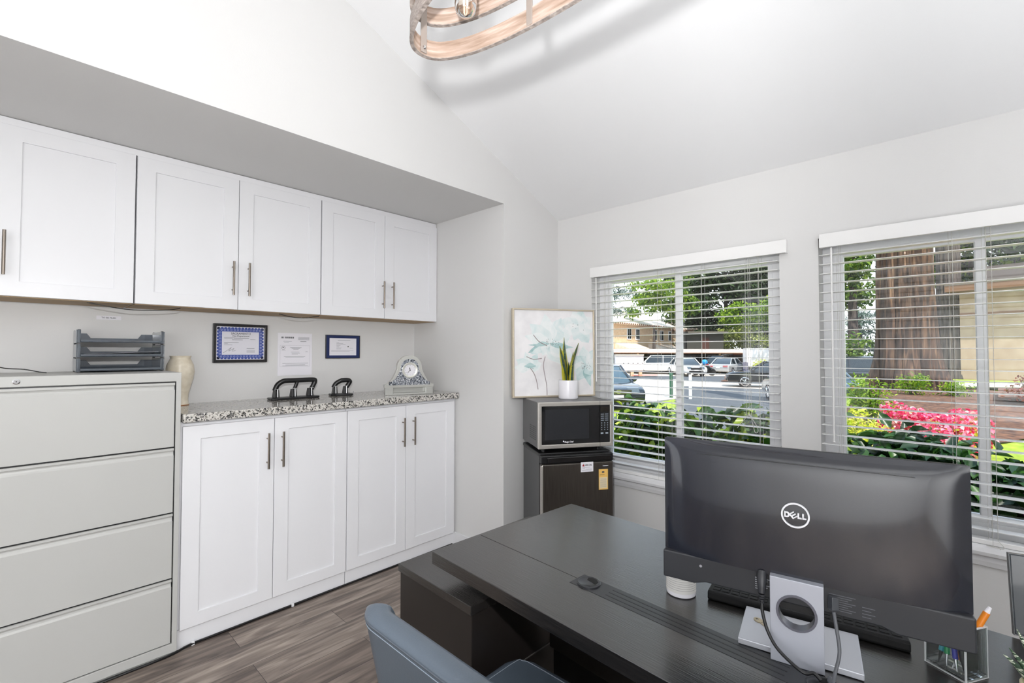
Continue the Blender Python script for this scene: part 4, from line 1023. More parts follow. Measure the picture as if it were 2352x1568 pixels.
MB().box(-.015, .015, -.36, .36, zceil(.715)-2.2-.03, zceil(.715)-2.2-.015).build('ceiling_bar', BLACKM, t)

#OUTDOOR#
# ================================================================ OUTDOORS
F2 = Vector((math.cos(YAW), math.sin(YAW))); R2 = Vector((math.sin(YAW), -math.cos(YAW)))
def dp(px, depth): q = F2*depth+R2*((px-1176)/FPX*depth); return (q.x, q.y)      # a spot in the world from bearing and distance
def zz(py, depth): return H+(811-py)*depth/FPX
ZG = -.45
def mound(x, y):
    def ss(t): t = min(1, max(0, t)); return t*t*(3-2*t)
    m = ss((.17*x+.2-y)/1.5); near = ss((7.5-x)/2.5)
    left = ss((13.5-math.hypot(x, y))/2.5)*ss((y-.44*x)/.8)
    a = ZG+.04+(.36*near) if not left else ZG+.04+.36*max(near, left*.8)
    return a*(1-m)+m*(-.05+.50*ss((x-5)/8)-.15*ss((x-20)/10))
struct(MB().box(3.02, 120, -70, 110, -.6, ZG).build('ground', ASPH))
b = MB(); b.grid(lambda u, v: (3.02+25*u, -16+24*v, mound(3.02+25*u, -16+24*v)-(.10 if (-16+24*v > .17*(3.02+25*u)+1.2 and 25*u > 6.5 and -16+24*v < .44*(3.02+25*u)) else 0)), 60, 60)
struct(b.build('lawn', LAWN, smooth=80))
def strip(name, mat, pts, z=ZG+.012):
    b = MB().prism([dp(px, d) for px, d in pts], z-.02, z, 'xy'); return struct(b.build(name, mat))
strip('pavement', CONC, [(1560, 26.5), (1780, 24.0), (1780, 27.5), (1560, 31.5)])
strip('pavement', CONC, [(1380, 38), (1780, 38), (1780, 44), (1380, 44)])
strip('pavement', CONC, [(1470, 17.5), (1570, 19.5), (1570, 33), (1440, 33)])
strip('pavement', MULCH, [(1655, 30.5), (1740, 30), (1740, 33), (1670, 34)], ZG+.05)
strip('curb', REDK, [(1450, 36.2), (1510, 36.6), (1510, 37.4), (1450, 37)], ZG+.14)
strip('mulch_bed', MULCH, [(2290, 8.6), (2420, 8.4), (2420, 10.5), (2290, 10.8)], .62)
strip('garden_path', CONC, [(2180, 12.3), (2420, 11.8), (2420, 13.2), (2180, 13.6)], .56)

b = MB().grid(lambda u, v: (lambda x, y: (x, y, mound(x, y)+.03))(13.2+4.6*v*math.cos(2*PI*u), .25+1.75*v*math.sin(2*PI*u)), 40, 10, True)
struct(b.build('mulch_bed', MULCH, smooth=80))

def leaves(name, mat, blobs, n, size, parent=None, seed=1, wide=.5, up=.4, shellp=.45, mats=None):
    g = np.random.default_rng(seed); bl = np.array(blobs, float)
    wgt = (bl[:, 3]*bl[:, 4]*bl[:, 5])**.67; k = g.choice(len(bl), n, p=wgt/wgt.sum())
    d = g.normal(size=(n, 3)); d /= np.linalg.norm(d, axis=1)[:, None]
    rad = g.random(n)**shellp
    c = bl[k, :3]+d*bl[k, 3:6]*rad[:, None]
    nrm = d*.6+g.normal(size=(n, 3))*.55+np.array([0, 0, up]); nrm /= np.linalg.norm(nrm, axis=1)[:, None]
    a = g.normal(size=(n, 3)); a -= (a*nrm).sum(1)[:, None]*nrm; a /= np.linalg.norm(a, axis=1)[:, None]
    s_ = np.cross(nrm, a); L_ = size*(.6+.8*g.random(n))[:, None]; Wd = L_*wide
    fold = nrm*Wd*.35
    P_ = [c, c+a*L_*.35+s_*Wd*.5+fold, c+a*L_*.7+s_*Wd*.38+fold*.8, c+a*L_-nrm*L_*.08, c+a*L_*.7-s_*Wd*.38+fold*.8, c+a*L_*.35-s_*Wd*.5+fold]
    vs = np.stack(P_, 1).reshape(-1, 3)
    if parent: 
        I = np.array(W[parent].inverted()); vs = vs @ I[:3, :3].T+I[:3, 3]
    q = np.array([[0, 1, 2, 3], [0, 3, 4, 5]]); f = (np.arange(n)[:, None, None]*6+q[None]).reshape(-1)
    me = bpy.data.meshes.new(name); me.vertices.add(n*6); me.vertices.foreach_set('co', vs.astype(np.float32).reshape(-1))
    me.loops.add(n*8); me.loops.foreach_set('vertex_index', f.astype(np.int32))
    me.polygons.add(n*2); me.polygons.foreach_set('loop_start', np.arange(0, n*8, 4, dtype=np.int32))
    for m_ in (mats or [mat]): me.materials.append(m_)
    me.update(calc_edges=True); me.validate()
    o = bpy.data.objects.new(name, me); C.objects.link(o); W[o] = W[parent] if parent else Matrix.Identity(4)
    if parent: o.parent = parent
    return o
HEDGE = leaf_mat('hedge_leaf', ['16290f', '213d14', '2f5218', '4a7020', '9cab2c'], .3, .35)
HEDGED = leaf_mat('dark_hedge_leaf', ['102410', '183516', '24481b', '3b6424'], .22, .35)
LEAFB = leaf_mat('bright_leaf', ['3f6412', '648a1c', '8fb02c', 'b8cc48'], .5)
LEAFM = leaf_mat('mid_leaf', ['2c4a18', '4a6d22', '6f8e2e', '93a83c'], .4)
LEAFK = leaf_mat('dark_leaf', ['13200f', '1d3016', '2c4420', '47602a'], .25)
LEAFO = leaf_mat('olive_leaf', ['6d7c34', '8f9c4a', 'b1b964', 'c9cc7c'], .4)
LEAFC = leaf_mat('cedar_needles', ['3c5248', '546c60', '6f8678', '8b9c86'], .3)
LEAFY_ = leaf_mat('yellow_leaf', ['8aa018', 'b9c42a', 'dcd84a', 'ece88a'], .45)
PINK = leaf_mat('azalea_bloom', ['c8194a', 'e0315f', 'f05a86', 'f59ab4', 'f7d9c9'], .4)
PURP = leaf_mat('purple_leaf', ['3b1238', '6d1f5e', '93347c', '2b3a1c'], .3)

def shrub(name, label, cat, x, y, z0, h, rx, ry, n, size, mat, group, seed, wide=.5, extra=None, stems=5, up=.4):
    t = thing(name, label, cat, (x, y, z0), 0, group)
    g = random.Random(seed); bl = [(x, y, z0+h*.5, rx, ry, h*.5)]
    for i in range(5):
        a = g.uniform(0, 2*PI); bl.append((x+rx*.55*math.cos(a), y+ry*.55*math.sin(a), z0+h*g.uniform(.45, .8), rx*.5, ry*.5, h*.3))
    leaves('foliage', mat, bl, n, size, t, seed, wide, up)
    if extra: leaves('blossoms', extra[0], [(b_[0], b_[1], b_[2]+.03, b_[3]*1.02, b_[4]*1.02, b_[5]*1.03) for b_ in bl], extra[1], extra[2], t, seed+50, .8, .5, .12)
    for i in range(stems):
        a = g.uniform(0, 2*PI); r = g.uniform(.1, .5)
        MB().tube([(x+.04*math.cos(a), y+.04*math.sin(a), z0-.05), (x+rx*r*.6*math.cos(a), y+ry*r*.6*math.sin(a), z0+h*.4), (x+rx*r*math.cos(a), y+ry*r*math.sin(a), z0+h*.8)], [.014, .010, .004], 6).build('stem', BARKG, t, world=True)
    return t
G1 = 'hedge shrubs under the windows'
for i, (x, y, h, rx, ry, n, lb, mt) in enumerate((
    (4.15, 2.62, .64, .42, .42, 600, 'loose sunny green shrub outside the left window, half hidden by the microwave', LEAFM),
    (4.05, 1.98, 1.02, .38, .40, 1500, 'leafy green hedge shrub outside the left window, left of the window bar', HEDGE),
    (4.10, 1.42, 1.02, .40, .42, 1500, 'leafy green hedge shrub outside the left window, right of the window bar', HEDGE),
    (4.05, .86, 1.05, .38, .40, 1400, 'leafy green hedge shrub outside the right edge of the left window', HEDGE),
    (4.55, .42, .86, .42, .38, 1500, 'dark broad-leaved shrub outside the right window, under the yellow bushes', HEDGED),
    (4.65, -.02, .88, .42, .38, 1500, 'dark broad-leaved shrub outside the right window, below the pink azaleas', HEDGED),
    (4.60, -.44, .82, .40, .36, 1400, 'dark broad-leaved shrub outside the right window, right of the middle bar', HEDGED))):
    shrub('hedge_shrub', lb, 'shrub', x, y, -.12, h+.06, rx, ry, n, .105, mt, G1, 11+i, .55, up=.6)
shrub('purple_shrub', 'dark shrub with purple leaves low in the right corner of the right window', 'shrub', 4.05, -.62, -.12, .82, .30, .28, 700, .08, PURP, None, 31, .6)
t = thing('agave', 'broad spiky green and yellow leaves beside the lawn at the far right', 'plant', (5.2, -.72, -.05))
for i in range(16):
    a = i*2.4; l = .55+.02*(i % 5); e = .5+.5*((i*7) % 10)/10; d = Vector((math.cos(a)*e, math.sin(a)*e, .9)).normalized()
    def fn(u, v): 
        c = d*l*v+Vector((0, 0, -.16*v*v*e)); n = Vector((-math.sin(a), math.cos(a), 0))*(.045*math.sin(PI*min(1, .2+.8*v))*(u-.5)*2)
        return tuple(c+n+Vector((0, 0, .3+.02*abs(u-.5))))
    MB().grid(fn, 4, 7).build('leaf', LEAFB if i % 3 else LEAFM, t, smooth=70)
shrub('azalea', 'pink flowering azalea in front of the big trunk, on the left', 'shrub', 8.1, .44, .08, .60, .36, .30, 400, .05, LEAFY_, 'pink azaleas', 41, .6, (PINK, 1300, .05))
shrub('azalea', 'pink flowering azalea in front of the big trunk, in the middle', 'shrub', 7.8, .10, .06, .60, .4, .32, 400, .05, LEAFY_, 'pink azaleas', 42, .6, (PINK, 1500, .05))
shrub('azalea', 'pink flowering azalea in front of the big trunk, nearest the window bar', 'shrub', 8.2, -.10, .05, .61, .36, .26, 400, .05, LEAFY_, 'pink azaleas', 43, .6, (PINK, 1300, .05))
shrub('yellow_shrub', 'yellow variegated shrub left of the pink azaleas', 'shrub', 7.4, .84, -.05, .80, .36, .28, 1300, .05, LEAFY_, None, 44, .55)
shrub('upright_shrub', 'upright yellow-green shrub at the left foot of the big trunk', 'shrub', 10.2, 1.00, .12, .92, .30, .34, 1500, .06, LEAFB, None, 45, .35)
shrub('trunk_sprout', 'light green sprout growing at the middle foot of the big trunk', 'shrub', 14.0, .62, .36, .60, .34, .36, 700, .07, LEAFB, 'sprouts at the trunk', 46, .35)
shrub('trunk_sprout', 'light green sprout growing at the right foot of the big trunk', 'shrub', 14.2, -.10, .36, .50, .30, .32, 500, .07, LEAFB, 'sprouts at the trunk', 47, .35)
shrub('red_shrub', 'small reddish bush before the beige wall at the far right', 'shrub', 12.3, -1.02, .50, .55, .35, .35, 500, .06, leaf_mat('rust_leaf', ['6a2a1c', '9a4630', '5c5a24'], .3), None, 48, .5)
shrub('yellow_shrub', 'yellow-green bush beside the black car with alloy wheels', 'shrub', *dp(1752, 36), ZG, 1.35, .9, .9, 900, .13, LEAFY_, None, 49, .5)
shrub('rust_shrub', 'low rust-coloured plant in the bed beside the black car', 'shrub', *dp(1682, 31.5), ZG, .6, .5, .5, 350, .12, leaf_mat('rust_leaf_b', ['a8643a', 'c98a52', '8a9440'], .3), None, 50, .4)

def tree(label, x, y, z0, th, tr, blobs, n, size, mat, group, seed, name='tree', wide=.5, bark=None, shellp=.5):
    t = thing(name, label, 'tree', (x, y, z0), 0, group)
    MB().tube([(x, y, z0-.1), (x, y, z0+th*.3), (x+.1, y, z0+th)], [tr*1.25, tr, tr*.5], 12).build('trunk', bark or BARKG, t, smooth=60, world=True)
    leaves('crown', mat, [(x+a, y+b_, z0+c, d, e, f) for a, b_, c, d, e, f in blobs], n, size, t, seed, wide, .3, shellp)
    return t
def blobset(seed, n, R_, Z0, Z1, s0, s1):
    g = random.Random(seed); out = []
    for i in range(n):
        a = g.uniform(0, 2*PI); r = R_*math.sqrt(g.random()); s_ = g.uniform(s0, s1)
        out.append((r*math.cos(a), r*math.sin(a), g.uniform(Z0, Z1), s_, s_, s_*.6))
    return out
GT = 'trees beyond the parking lot'
x, y = dp(1390, 41)
tree('grey-green cedar at the left edge of the left window, drooping branches', x, y, ZG, 13, .35, [(u*1., v*.8, 5.6+k*.75, 2.4, 1.6, .30) for k, (u, v) in enumerate([(.5, 0), (-.6, .4), (.8, -.8), (-.2, .5), (.6, -.4), (-.5, 0), (.2, .2), (.1, .1)])], 2300, .42, LEAFC, GT, 61, wide=.16)
x, y = dp(1502, 53)
tree('bright green leafy tree in front of the beige apartment roof', x, y, ZG, 5, .2, blobset(3, 20, 2.6, 6.4, 9.6, .6, 1.2), 2800, .36, LEAFB, GT, 62)
x, y = dp(1562, 54)
tree('tall darker green tree behind the middle bar of the left window', x, y, ZG, 8, .3, blobset(4, 18, 1.4, 5.6, 13.0, .8, 1.4), 2600, .38, LEAFM, GT, 63)
x, y = dp(1668, 64)
tree('huge dark redwood filling the top of the left window right pane', x, y, ZG, 13, .35, blobset(5, 80, 6.6, 5.0, 16.5, 1.6, 2.8), 11000, .8, LEAFK, GT, 64, wide=.3, shellp=.6)
x, y = dp(1735, 55)
tree('bright sunlit tree behind the parked vehicles in the left window', x, y, ZG, 4.5, .2, blobset(6, 22, 3.2, 5.0, 7.4, .8, 1.4), 3600, .38, LEAFB, GT, 65)
x, y = dp(1760, 62)
tree('dark backdrop tree behind the sunlit one', x, y, ZG, 9, .3, blobset(16, 34, 4.6, 4.0, 16.0, 1.4, 2.4), 4600, .55, LEAFK, GT, 75)
x, y = dp(1706, 57.5)
tree('pale olive round tree above the carport roof', x, y, ZG, 3.0, .2, blobset(7, 24, 3.2, 2.6, 4.7, .8, 1.3), 3600, .32, LEAFO, GT, 66)
x, y = dp(1604, 64)
tree('dark shaded tree mass left of the olive tree', x, y, ZG, 4, .3, blobset(8, 30, 4.0, 2.4, 7.6, 1.2, 2.0), 3600, .5, LEAFK, GT, 67)
x, y = dp(1960, 30)
tree('green tree left of the big trunk in the right window', x, y, 0, 8, .3, blobset(9, 24, 2.3, 4.6, 10.5, .7, 1.3), 3600, .32, LEAFM, GT, 68)
x, y = dp(1975, 42)
tree('blue-green pine low behind the green tree', x, y, 0, 5, .25, [(g_*.8, -g_*.5, 1.8+.75*k, 1.8, 1.6, .3) for k, g_ in enumerate((1, -.6, .5, -.4, .3))], 1300, .42, LEAFC, GT, 69, wide=.18)
x, y = dp(1955, 24)
tree('small yellow-green tree behind the dark car in the right window', x, y, 0, 1.5, .1, blobset(10, 9, .9, .9, 2.2, .4, .7), 900, .2, LEAFM, GT, 70)
x, y = dp(2330, 32)
tree('dark overhanging branches above the beige building at the far right', x, y, .3, 9, .3, blobset(11, 40, 4.6, 5.6, 13.5, 1.1, 1.9), 5600, .46, LEAFK, GT, 71)
x, y = dp(2235, 34)
tree('lit green foliage between the two trunks', x, y, .3, 8, .3, blobset(12, 20, 2.6, 4.4, 9.0, .8, 1.3), 2400, .36, LEAFM, GT, 72)

# the big redwood trunk and its shaded neighbour
def bigtrunk(label, x, y, z0, r, h, seed, mat, flare=.9):
    g = random.Random(seed); ph = [g.uniform(0, 6) for _ in range(8)]
    def fn(u, v):
        a = 2*PI*u; z = h*v**1.6
        rr = r*(1-.20*v)*(1+flare*math.exp(-z/.55)*(.55+.45*math.sin(4*a+ph[0])))
        rr *= 1+.05*math.sin(9*a+ph[1]+.25*z)+.045*math.sin(17*a+ph[2]-.4*z)+.03*math.sin(31*a+ph[3]+.6*math.sin(z*1.3))+.02*math.sin(53*a+ph[4]+z)
        return (x+rr*math.cos(a), y+rr*math.sin(a), z0-.15+z)
    t = thing('redwood_trunk', label, 'tree trunk', (x, y, z0), 0, None)
    MB().grid(fn, 140, 60, True).build('bark', mat, t, smooth=70, world=True)
    return t
bigtrunk('massive furrowed brown redwood trunk filling the right window', 15.98, .85, .42, .60, 14, 3, BARK)
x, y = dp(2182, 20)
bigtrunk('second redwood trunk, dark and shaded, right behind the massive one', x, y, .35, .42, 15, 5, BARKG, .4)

# buildings
def facade(b, A, B_, s, off, z0, z1, d0=-.05, d1=.05):      # a box on the wall line A-B, from fraction s0 to s1
    A = Vector(A); B_ = Vector(B_); d = (B_-A); n = Vector((-d.y, d.x)).normalized()
    if n.dot(A) > 0: n = -n       # n faces the room
    p, q = A+d*s[0], A+d*s[1]
    c = [p+n*d1, q+n*d1, q+n*d0, p+n*d0]
    if (c[1]-c[0]).x*(c[2]-c[1]).y-(c[1]-c[0]).y*(c[2]-c[1]).x < 0: c = c[::-1]
    return b.frustum([(v.x, v.y, z0) for v in c], [(v.x, v.y, z1) for v in c])
A, B_ = dp(1330, 46), dp(1541, 61)
t = thing('apartment_building', 'two-storey beige apartment building with pale tiled roof in the left window', 'building', (A[0], A[1], ZG)); kw = dict(parent=t, world=True)
b = MB(); facade(b, A, B_, (0, 1), 0, ZG, 4.75, -9, 0); b.build('wall', STUCCO, **kw)
dA = Vector(B_)-Vector(A); nA = Vector((-dA.y, dA.x)).normalized(); nA = -nA if nA.dot(Vector(A)) > 0 else nA
def P3(s_, off, z): q = Vector(A)+dA*s_+nA*off; return (q.x, q.y, z)
b = MB().add([P3(-.03, .75, 4.72), P3(1.03, .75, 4.72), P3(1.03, -4.6, 6.9), P3(-.03, -4.6, 6.9), P3(-.03, -10, 4.72), P3(1.03, -10, 4.72), P3(-.03, .75, 4.6), P3(1.03, .75, 4.6), P3(-.03, -10, 4.6), P3(1.03, -10, 4.6)], [(0, 1, 2, 3), (3, 2, 5, 4), (0, 6, 7, 1), (6, 8, 9, 7), (1, 7, 9, 5, 2), (0, 3, 4, 8, 6)])
b.build('roof', ROOFT, **kw)
b = MB()
for i in range(46):
    q = P3(-.02+i*.0226, .76, 4.66); b.sphere(q, .10, 5)
b.build('eave_tiles', FASCIA, **kw)
for s0, w_ in ((.45, .045), (.545, .045), (.755, .045), (.845, .045), (.962, .035)):
    b = MB(); facade(b, A, B_, (s0, s0+w_), 0, 2.95, 4.25, -.02, .07); f_ = b.build('window', TRIM, **kw)
    b = MB()
    for q0, q1 in ((.10, .46), (.54, .90)): facade(b, A, B_, (s0+w_*q0, s0+w_*q1), 0, 3.05, 4.15, 0, .09)
    b.build('pane', DARKW, parent=f_, world=True)
for s0, s1 in ((.33, .56), (.70, .80), (.84, .99)):
    b = MB().add([P3(s0, 1.6, 1.95), P3(s1, 1.6, 1.95), P3(s1, 0, 2.5), P3(s0, 0, 2.5), P3(s0, 1.6, 1.85), P3(s1, 1.6, 1.85), P3(s1, 0, 1.85), P3(s0, 0, 1.85)], [(0, 1, 2, 3), (0, 4, 5, 1), (4, 7, 6, 5), (1, 5, 6, 2), (0, 3, 7, 4)])
    b.build('porch_roof', ROOFT, **kw)
A2, B2 = dp(1545, 62.2), dp(1640, 65)
t = thing('apartment_wing', 'lower beige apartment wing behind the middle bar of the left window', 'building', (A2[0], A2[1], ZG)); kw = dict(parent=t, world=True)
b = MB(); facade(b, A2, B2, (0, 1), 0, ZG, 4.3, -6, 0); b.build('wall', STUCCO, **kw)
b = MB(); facade(b, A2, B2, (-.05, 1.05), 0, 4.3, 4.55, -6.5, .6); b.build('eave', FASCIA, **kw)
b = MB(); facade(b, A2, B2, (-.05, 1.05), 0, 4.55, 4.75, -6.4, .5); facade(b, A2, B2, (.05, .9), 0, 4.75, 5.6, -5.5, -1.5); b.build('roof', ROOFT, **kw)
b = MB(); facade(b, A2, B2, (.2, .34), 0, 2.9, 4.0, 0, .06); f_ = b.build('window', TRIM, **kw)
b = MB(); facade(b, A2, B2, (.215, .325), 0, 3.0, 3.9, 0, .08); b.build('pane', DARKW, parent=f_, world=True)
# carport
A3, B3 = dp(1396, 45.5), dp(1830, 45.5)
t = thing('carport', 'long low white-roofed carport sheltering the parked vehicles', 'carport', (A3[0], A3[1], ZG)); kw = dict(parent=t, world=True)
b = MB(); facade(b, A3, B3, (0, 1), 0, 1.46, 1.78, -3.4, 2.7); b.build('roof', P('carport_roof', 'ece2d6', .8), **kw)
b = MB(); facade(b, A3, B3, (0, 1), 0, 1.38, 1.46, 2.65, 2.72); b.build('fascia', FASCIA, **kw)
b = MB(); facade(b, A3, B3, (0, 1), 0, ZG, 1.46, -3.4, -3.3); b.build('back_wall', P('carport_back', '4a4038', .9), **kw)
for s_ in (.12, .325, .53, .70, .86): b = MB(); facade(b, A3, B3, (s_, s_+.008), 0, ZG, 1.46, 2.3, 2.45); b.build('post', P('carport_post', 'c9a878', .8), **kw)
# locker panel
A4, B4 = dp(1414, 37.5), dp(1478, 37.5)
t = thing('mailbox_wall', 'white mailbox cabinet beside the carport in the left window', 'mailbox', (A4[0], A4[1], ZG)); kw = dict(parent=t, world=True)
b = MB(); facade(b, A4, B4, (0, 1), 0, .02, 1.22, -.5, 0); b.build('cabinet', P('mailbox_white', 'ece8e4', .6), **kw)
b = MB(); facade(b, A4, B4, (-.01, 1.01), 0, 1.22, 1.30, -.55, .08); b.build('cap', P('mailbox_cap', 'd8c8b4', .6), **kw)
for s_ in (.03, .3, .55, .85): b = MB(); facade(b, A4, B4, (s_, s_+.11), 0, ZG, .02, -.4, -.1); b.build('pier', STUCCO, **kw)
for i in range(5): b = MB(); facade(b, A4, B4, (.26+.17*i, .31+.17*i), 0, .58, .62, -.01, .02); b.build('mail_slot', BLACK, **kw)
# right-hand building
A5, B5 = dp(2206, 19.5), dp(2520, 16.5)
t = thing('beige_building', 'beige stucco building with brown eave behind the trunks at the far right', 'building', (A5[0], A5[1], 0)); kw = dict(parent=t, world=True)
b = MB(); facade(b, A5, B5, (0, 1), 0, -.3, 3.95, -7, 0); b.build('wall', STUCCOB, **kw)
b = MB(); facade(b, A5, B5, (-.08, 1.02), 0, 3.95, 4.2, -7.5, .7); b.build('eave', FASCIA, **kw)
b = MB(); facade(b, A5, B5, (-.08, 1.02), 0, 4.2, 4.32, -7.5, .72); facade(b, A5, B5, (0, 1.0), 0, 4.32, 5.2, -6, -2); b.build('roof', P('grey_roof', '6a625c', .9), **kw)
b = MB(); facade(b, A5, B5, (0, 1), 0, 3.0, 3.08, -.01, .03); b.build('band', FASCIA, **kw)
# dark shed behind the redwood in the left window
A6, B6 = dp(1578, 54), dp(1662, 54)
t = thing('shaded_house', 'dark shaded house under the redwood behind the carport', 'building', (A6[0], A6[1], ZG)); kw = dict(parent=t, world=True)
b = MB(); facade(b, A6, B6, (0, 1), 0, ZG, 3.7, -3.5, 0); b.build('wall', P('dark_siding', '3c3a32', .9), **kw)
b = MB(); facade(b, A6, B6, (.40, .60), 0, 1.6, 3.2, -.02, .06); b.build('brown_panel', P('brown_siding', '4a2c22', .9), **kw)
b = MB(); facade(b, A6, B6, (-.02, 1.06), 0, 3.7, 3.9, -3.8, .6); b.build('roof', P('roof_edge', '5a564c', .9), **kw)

# vehicles
def car(label, px, depth, rz, col, kind='sedan', glass=None, z=ZG, rough=.15, name='car', group=None, cat='car', emblem=False):
    x, y = dp(px, depth)
    t = thing(name, label, cat, (x, y, z), rz, group)
    pm = P('car_paint', col, rough, .3, .5, 1.); gl = glass or CARGL
    S = kind == 'suv'; hb = 1.0 if S else .90; ht = 1.68 if S else 1.45
    prof = [(-2.28, .30), (-2.34, .55), (-2.28, .72), (-2.0, hb-.08), (-1.05, hb), (1.5, hb+.03), (2.15, hb-.01), (2.33, .75), (2.33, .45), (2.24, .28)]
    b = MB().prism(prof, -.89, .89, 'xz'); b.build('body', pm, t, bevel=.09, seg=4, smooth=50)
    x0, x1, x2, x3 = (-1.15, -.45, 1.75, 2.18) if S else (-1.15, -.35, .95, 1.75)
    q = lambda a, b_, w_: [(a, -w_, 0), (b_, -w_, 0), (b_, w_, 0), (a, w_, 0)]
    lo = [(v[0], v[1], hb-.03) for v in q(x0, x3, .82)]; hi = [(v[0], v[1], ht-.04) for v in q(x1, x2, .62)]
    MB().frustum(lo, hi).build('windows', gl, t, bevel=.05, seg=3, smooth=40)
    b = MB().frustum([(v[0], v[1], ht-.06) for v in q(x1-.05, x2+.05, .66)], [(v[0], v[1], ht) for v in q(x1+.1, x2-.1, .55)]); rf = b.build('roof', pm, t, bevel=.03, seg=3, smooth=50)
    for s_ in (-1, 1):
        m_ = (x0+x3)/2
        for (a, c) in ((x0-.02, x1-.02), (x3+.02, x2+.02), (m_, m_)): MB().tube([(a, .825*s_, hb-.02), (c, .64*s_, ht-.03)], .035, 6).build('pillar', pm, t)
        MB().sphere((-1.0, .93*s_, hb+.06), .10, 8, .7, 1, .75).build('wing_mirror', pm, t, smooth=60)
        for xx in (-1.42, 1.38):
            w_ = MB().at((xx, .80*s_, .33), 0, PI/2).lathe([(.20, -.10), (.31, -.11), (.335, -.07), (.335, .07), (.31, .11), (.20, .10)], n=28).build('wheel', TIRE, t, smooth=40)
            b = MB().at((xx, .80*s_, .33), 0, PI/2)
            b.lathe([(.235, -.105), (.235, .105), (.21, .113), (.20, .09), (.20, -.09), (.21, -.113)], n=28)
            for k in range(5):
                a = k*2*PI/5
                for zz_ in (-.10, .10): b.tube([(.03*math.cos(a), .03*math.sin(a), zz_), (.215*math.cos(a), .215*math.sin(a), zz_)], [.045, .028], 6)
            b.cyl((0, 0, -.11), (0, 0, .11), .06); b.build('rim', CHROME, w_, smooth=40)
        MB().frustum([(-2.36, .50*s_-.18, .60), (-2.05, .50*s_-.18+.16*s_, .60), (-2.05, .50*s_+.30, .60), (-2.36, .50*s_+.18, .60)], [(-2.25, .50*s_-.16, .76), (-1.95, .50*s_-.16+.16*s_, .80), (-1.95, .50*s_+.28, .80), (-2.25, .50*s_+.18, .76)]).build('headlight', P('headlight', '4a5358', .1, 0, .8), t, bevel=.02)
        MB().box(2.20, 2.36, .62*s_-.2, .62*s_+.2, .68, .84).build('tail_light', P('tail_light', 'b3202a', .2), t, bevel=.02)
    g_ = MB().box(-2.365, -2.28, -.42, .42, .56, .72).build('grille', BLACK, t, bevel=.02)
    b = MB()
    for k in range(3): b.box(-2.375, -2.36, -.41, .41, .585+.045*k, .598+.045*k)
    b.build('chrome_bars', CHROME, g_)
    if emblem:
        MB().ringprism(circ(0, .66, .085, 24, .058), circ(0, .66, .068, 24, .044), -2.385, -2.37, 'yz').ringprism(circ(0, .675, .05, 20, .025), circ(0, .675, .038, 20, .015), -2.387, -2.372, 'yz').ringprism(circ(0, .655, .022, 20, .05), circ(0, .655, .012, 20, .04), -2.387, -2.372, 'yz').build('emblem', CHROME, g_)
    MB().box(-2.37, -2.30, -.55, .55, .36, .48).build('lower_intake', BLACK, t, bevel=.02)
    MB().box(-2.385, -2.33, -.16, .16, .47, .55).build('front_plate', WHITEG, t)
    MB().box(2.33, 2.36, -.16, .16, .58, .67).build('rear_plate', WHITEG, t)
    return t
def face(px, ang): return YAW-math.atan((px-1176)/FPX)+math.radians(ang)   # ang 0: front (-x) turned to the room
car('dark blue-grey sedan facing the window beside the microwave', 1378, 17.0, face(1378, 14), '1a222a', glass=CARGLB, emblem=True)
car('black car with silver alloy wheels parked right of the grassy bed', 1776, 25.5, face(1776, 94)+PI, '101214')
car('grey car seen from behind at the right edge of the left window', 1852, 17.2, face(1852, 200), '56646c', glass=CARGLB)
GC = 'vehicles under the carport'
car('white SUV parked sideways behind the mailbox cabinet', 1508, 42.0, face(1508, 92)+PI, 'e8e8e6', 'suv', group=GC)
car('white car half hidden by the middle bar of the left window', 1574, 39.0, face(1574, 20), 'eeeeec', group=GC)
car('black SUV in the dark of the carport beside the middle bar', 1596, 44.5, face(1596, 150), '0b0c0e', 'suv', group=GC)
car('black hatchback with red tail lights in the carport', 1656, 44.0, face(1656, 165), '111315', 'suv', group=GC)
car('silver sedan showing its tail lights in the carport', 1672, 41.5, face(1672, 160), 'b9bcbe', group=GC)
car('dark red car under the carport left of the white box truck', 1712, 45.5, face(1712, 95), '5a1a18', 'suv', group=GC)
car('dark car with pale roof behind the yellow shrubs in the right window', 1975, 21.0, face(1975, 100), '1c2228', 'suv', z=-.40)
def truck(label, px, depth, rz, boxcol, cabcol, L_):
    x, y = dp(px, depth); t = thing('box_truck', label, 'truck', (x, y, ZG), rz, None)
    cp_ = P('truck_paint', cabcol, .4); bx = P('truck_box', boxcol, .5)
    MB().prism([(-2.6, .45), (-2.6, 1.05), (-1.9, 1.15), (-1.35, 1.85), (-.4, 1.9), (-.4, .45)], -.9, .9, 'xz').build('cab', cp_, t, bevel=.06, seg=3)
    MB().prism([(-1.80, 1.18), (-1.38, 1.74), (-.75, 1.76), (-.75, 1.18)], -.915, .915, 'xz').build('cab_windows', CARGL, t)
    bo = MB().box(-.35, L_, -1.05, 1.05, .75, 2.25).build('cargo_box', bx, t, bevel=.03)
    MB().box(-.36, L_+.01, -1.06, 1.06, 1.35, 1.55).build('stripe', P('truck_stripe', 'e8e2dc' if boxcol != 'ece8e4' else 'dcd8d4', .5), bo)
    for xx in (-1.9, L_-1.0):
        for s_ in (-1, 1):
            w_ = MB().at((xx, .82*s_, .40), 0, PI/2).lathe([(.2, -.12), (.40, -.12), (.40, .12), (.2, .12)], n=24).build('wheel', TIRE, t, smooth=40)
            MB().at((xx, .82*s_, .40), 0, PI/2).lathe([(.001, -.125), (.2, -.125), (.2, .125), (.001, .125)], n=20).build('rim', SILVER, w_)
    MB().box(-.4, L_, -.7, .7, .45, .76).build('chassis', BLACK, t)
    return t
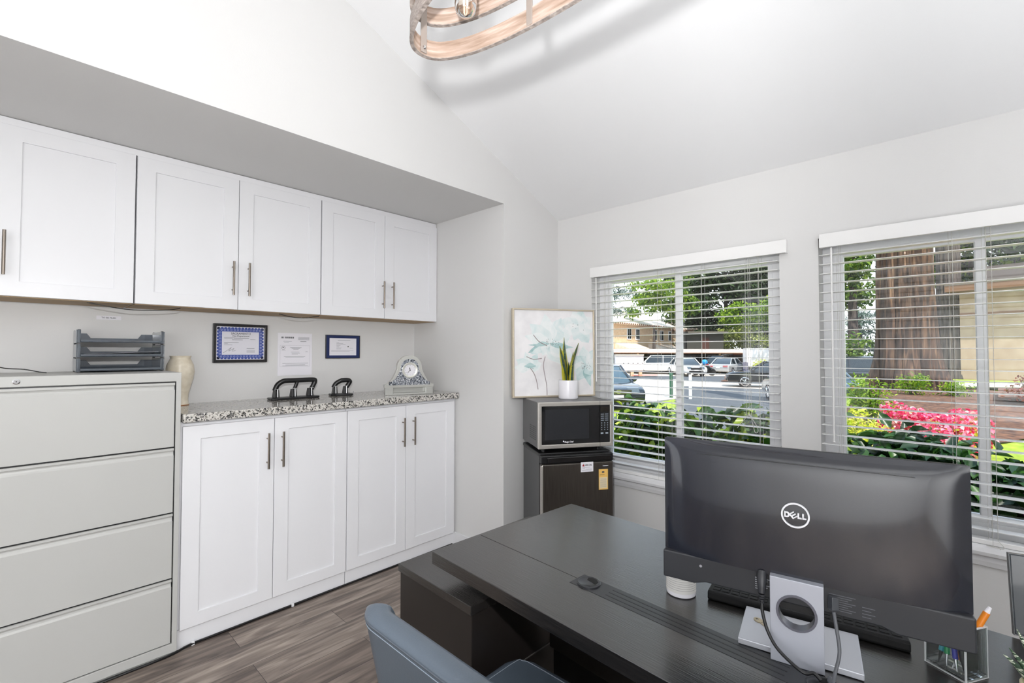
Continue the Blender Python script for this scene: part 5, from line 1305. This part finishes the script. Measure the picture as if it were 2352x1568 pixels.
truck('small truck with white cab and orange box behind the carport cars', 1692, 47.3, face(1692, 92)+PI, 'e0702e', 'ece8e4', 1.6)
truck('white box truck seen from behind at the right of the carport', 1738, 40.0, face(1738, 186), 'ece8e4', 'e4e0dc', 3.2)
t = thing('motorcycle', 'parked motorcycle with a bright blue helmet on it at the carport', 'motorcycle', (*dp(1616, 39.0), ZG), face(1616, 75)); kw = dict(parent=t)
for xx in (-.65, .65):
    w_ = MB().at((xx, 0, .3), 0, PI/2).lathe([(.22, -.06), (.30, -.05), (.30, .05), (.22, .06)], n=20).build('wheel', TIRE, t, smooth=40)
MB().prism([(-.75, .45), (-.4, .85), (.0, .9), (.2, .75), (.8, .82), (.75, .6), (.35, .35), (-.3, .3)], -.16, .16, 'xz').build('body', BLACKG, t, bevel=.04)
MB().tube([(-.65, 0, .3), (-.42, 0, .95), (-.40, -.3, 1.0)], .025, 6).tube([(-.42, 0, .95), (-.40, .3, 1.0)], .025, 6).build('handlebar', CHROME, t)
tag(MB().sphere((*dp(1618, 38.6), ZG+1.12), .24, 10, 1, 1, .9).build('helmet', P('helmet_blue', '1e8fd6', .2), smooth=60), 'bright blue helmet resting on the parked motorcycle', 'helmet')
t = thing('parking_sign', 'navy blue parking sign on a post in front of the carport', 'sign', (*dp(1712, 33), ZG), face(1712, 0)); kw = dict(parent=t)
MB().cyl((0, 0, 0), (0, 0, 1.25), .03).build('post', P('sign_post', '6a6a70', .6), t)
MB().box(-.04, -.02, -.19, .19, .30, .70).build('panel', P('sign_navy', '26355e', .6), t)
MB().box(-.04, -.02, -.16, .16, .74, 1.22).build('upper_panel', P('sign_grey', '5a5868', .6), t)
b = MB()
for k, (a, c) in enumerate(((-.10, .12), (-.13, .13), (-.12, .10))): b.box(-.045, -.04, a, c, .58-.09*k, .61-.09*k)
b.build('lettering', WHITE, t)
t = thing('bollard', 'dark green square post at the edge of the parking bays', 'post', (*dp(1541, 19.5), ZG))
MB().box(-.055, .055, -.055, .055, 0, 1.02).build('post', P('green_post', '2c5a42', .6), t, bevel=.01); MB().box(-.06, .06, -.06, .06, .96, 1.06).build('cap', P('green_cap', '3a6a50', .6), t, bevel=.015)
t = thing('sign_post', 'white square post right of the middle bar of the left window', 'post', (*dp(1585, 19.0), ZG))
MB().box(-.05, .05, -.05, .05, 0, 1.0).build('post', P('white_post', 'e6ece8', .6), t, bevel=.01)
b = MB(); facade(b, dp(1752, 47), dp(1800, 47), (0, 1), 0, ZG, 1.3, -.1, 0); tag(b.build('screen_fence', P('teal_screen', '9cc2ac', .8)), 'pale green screen fence at the right end of the carport', 'fence')
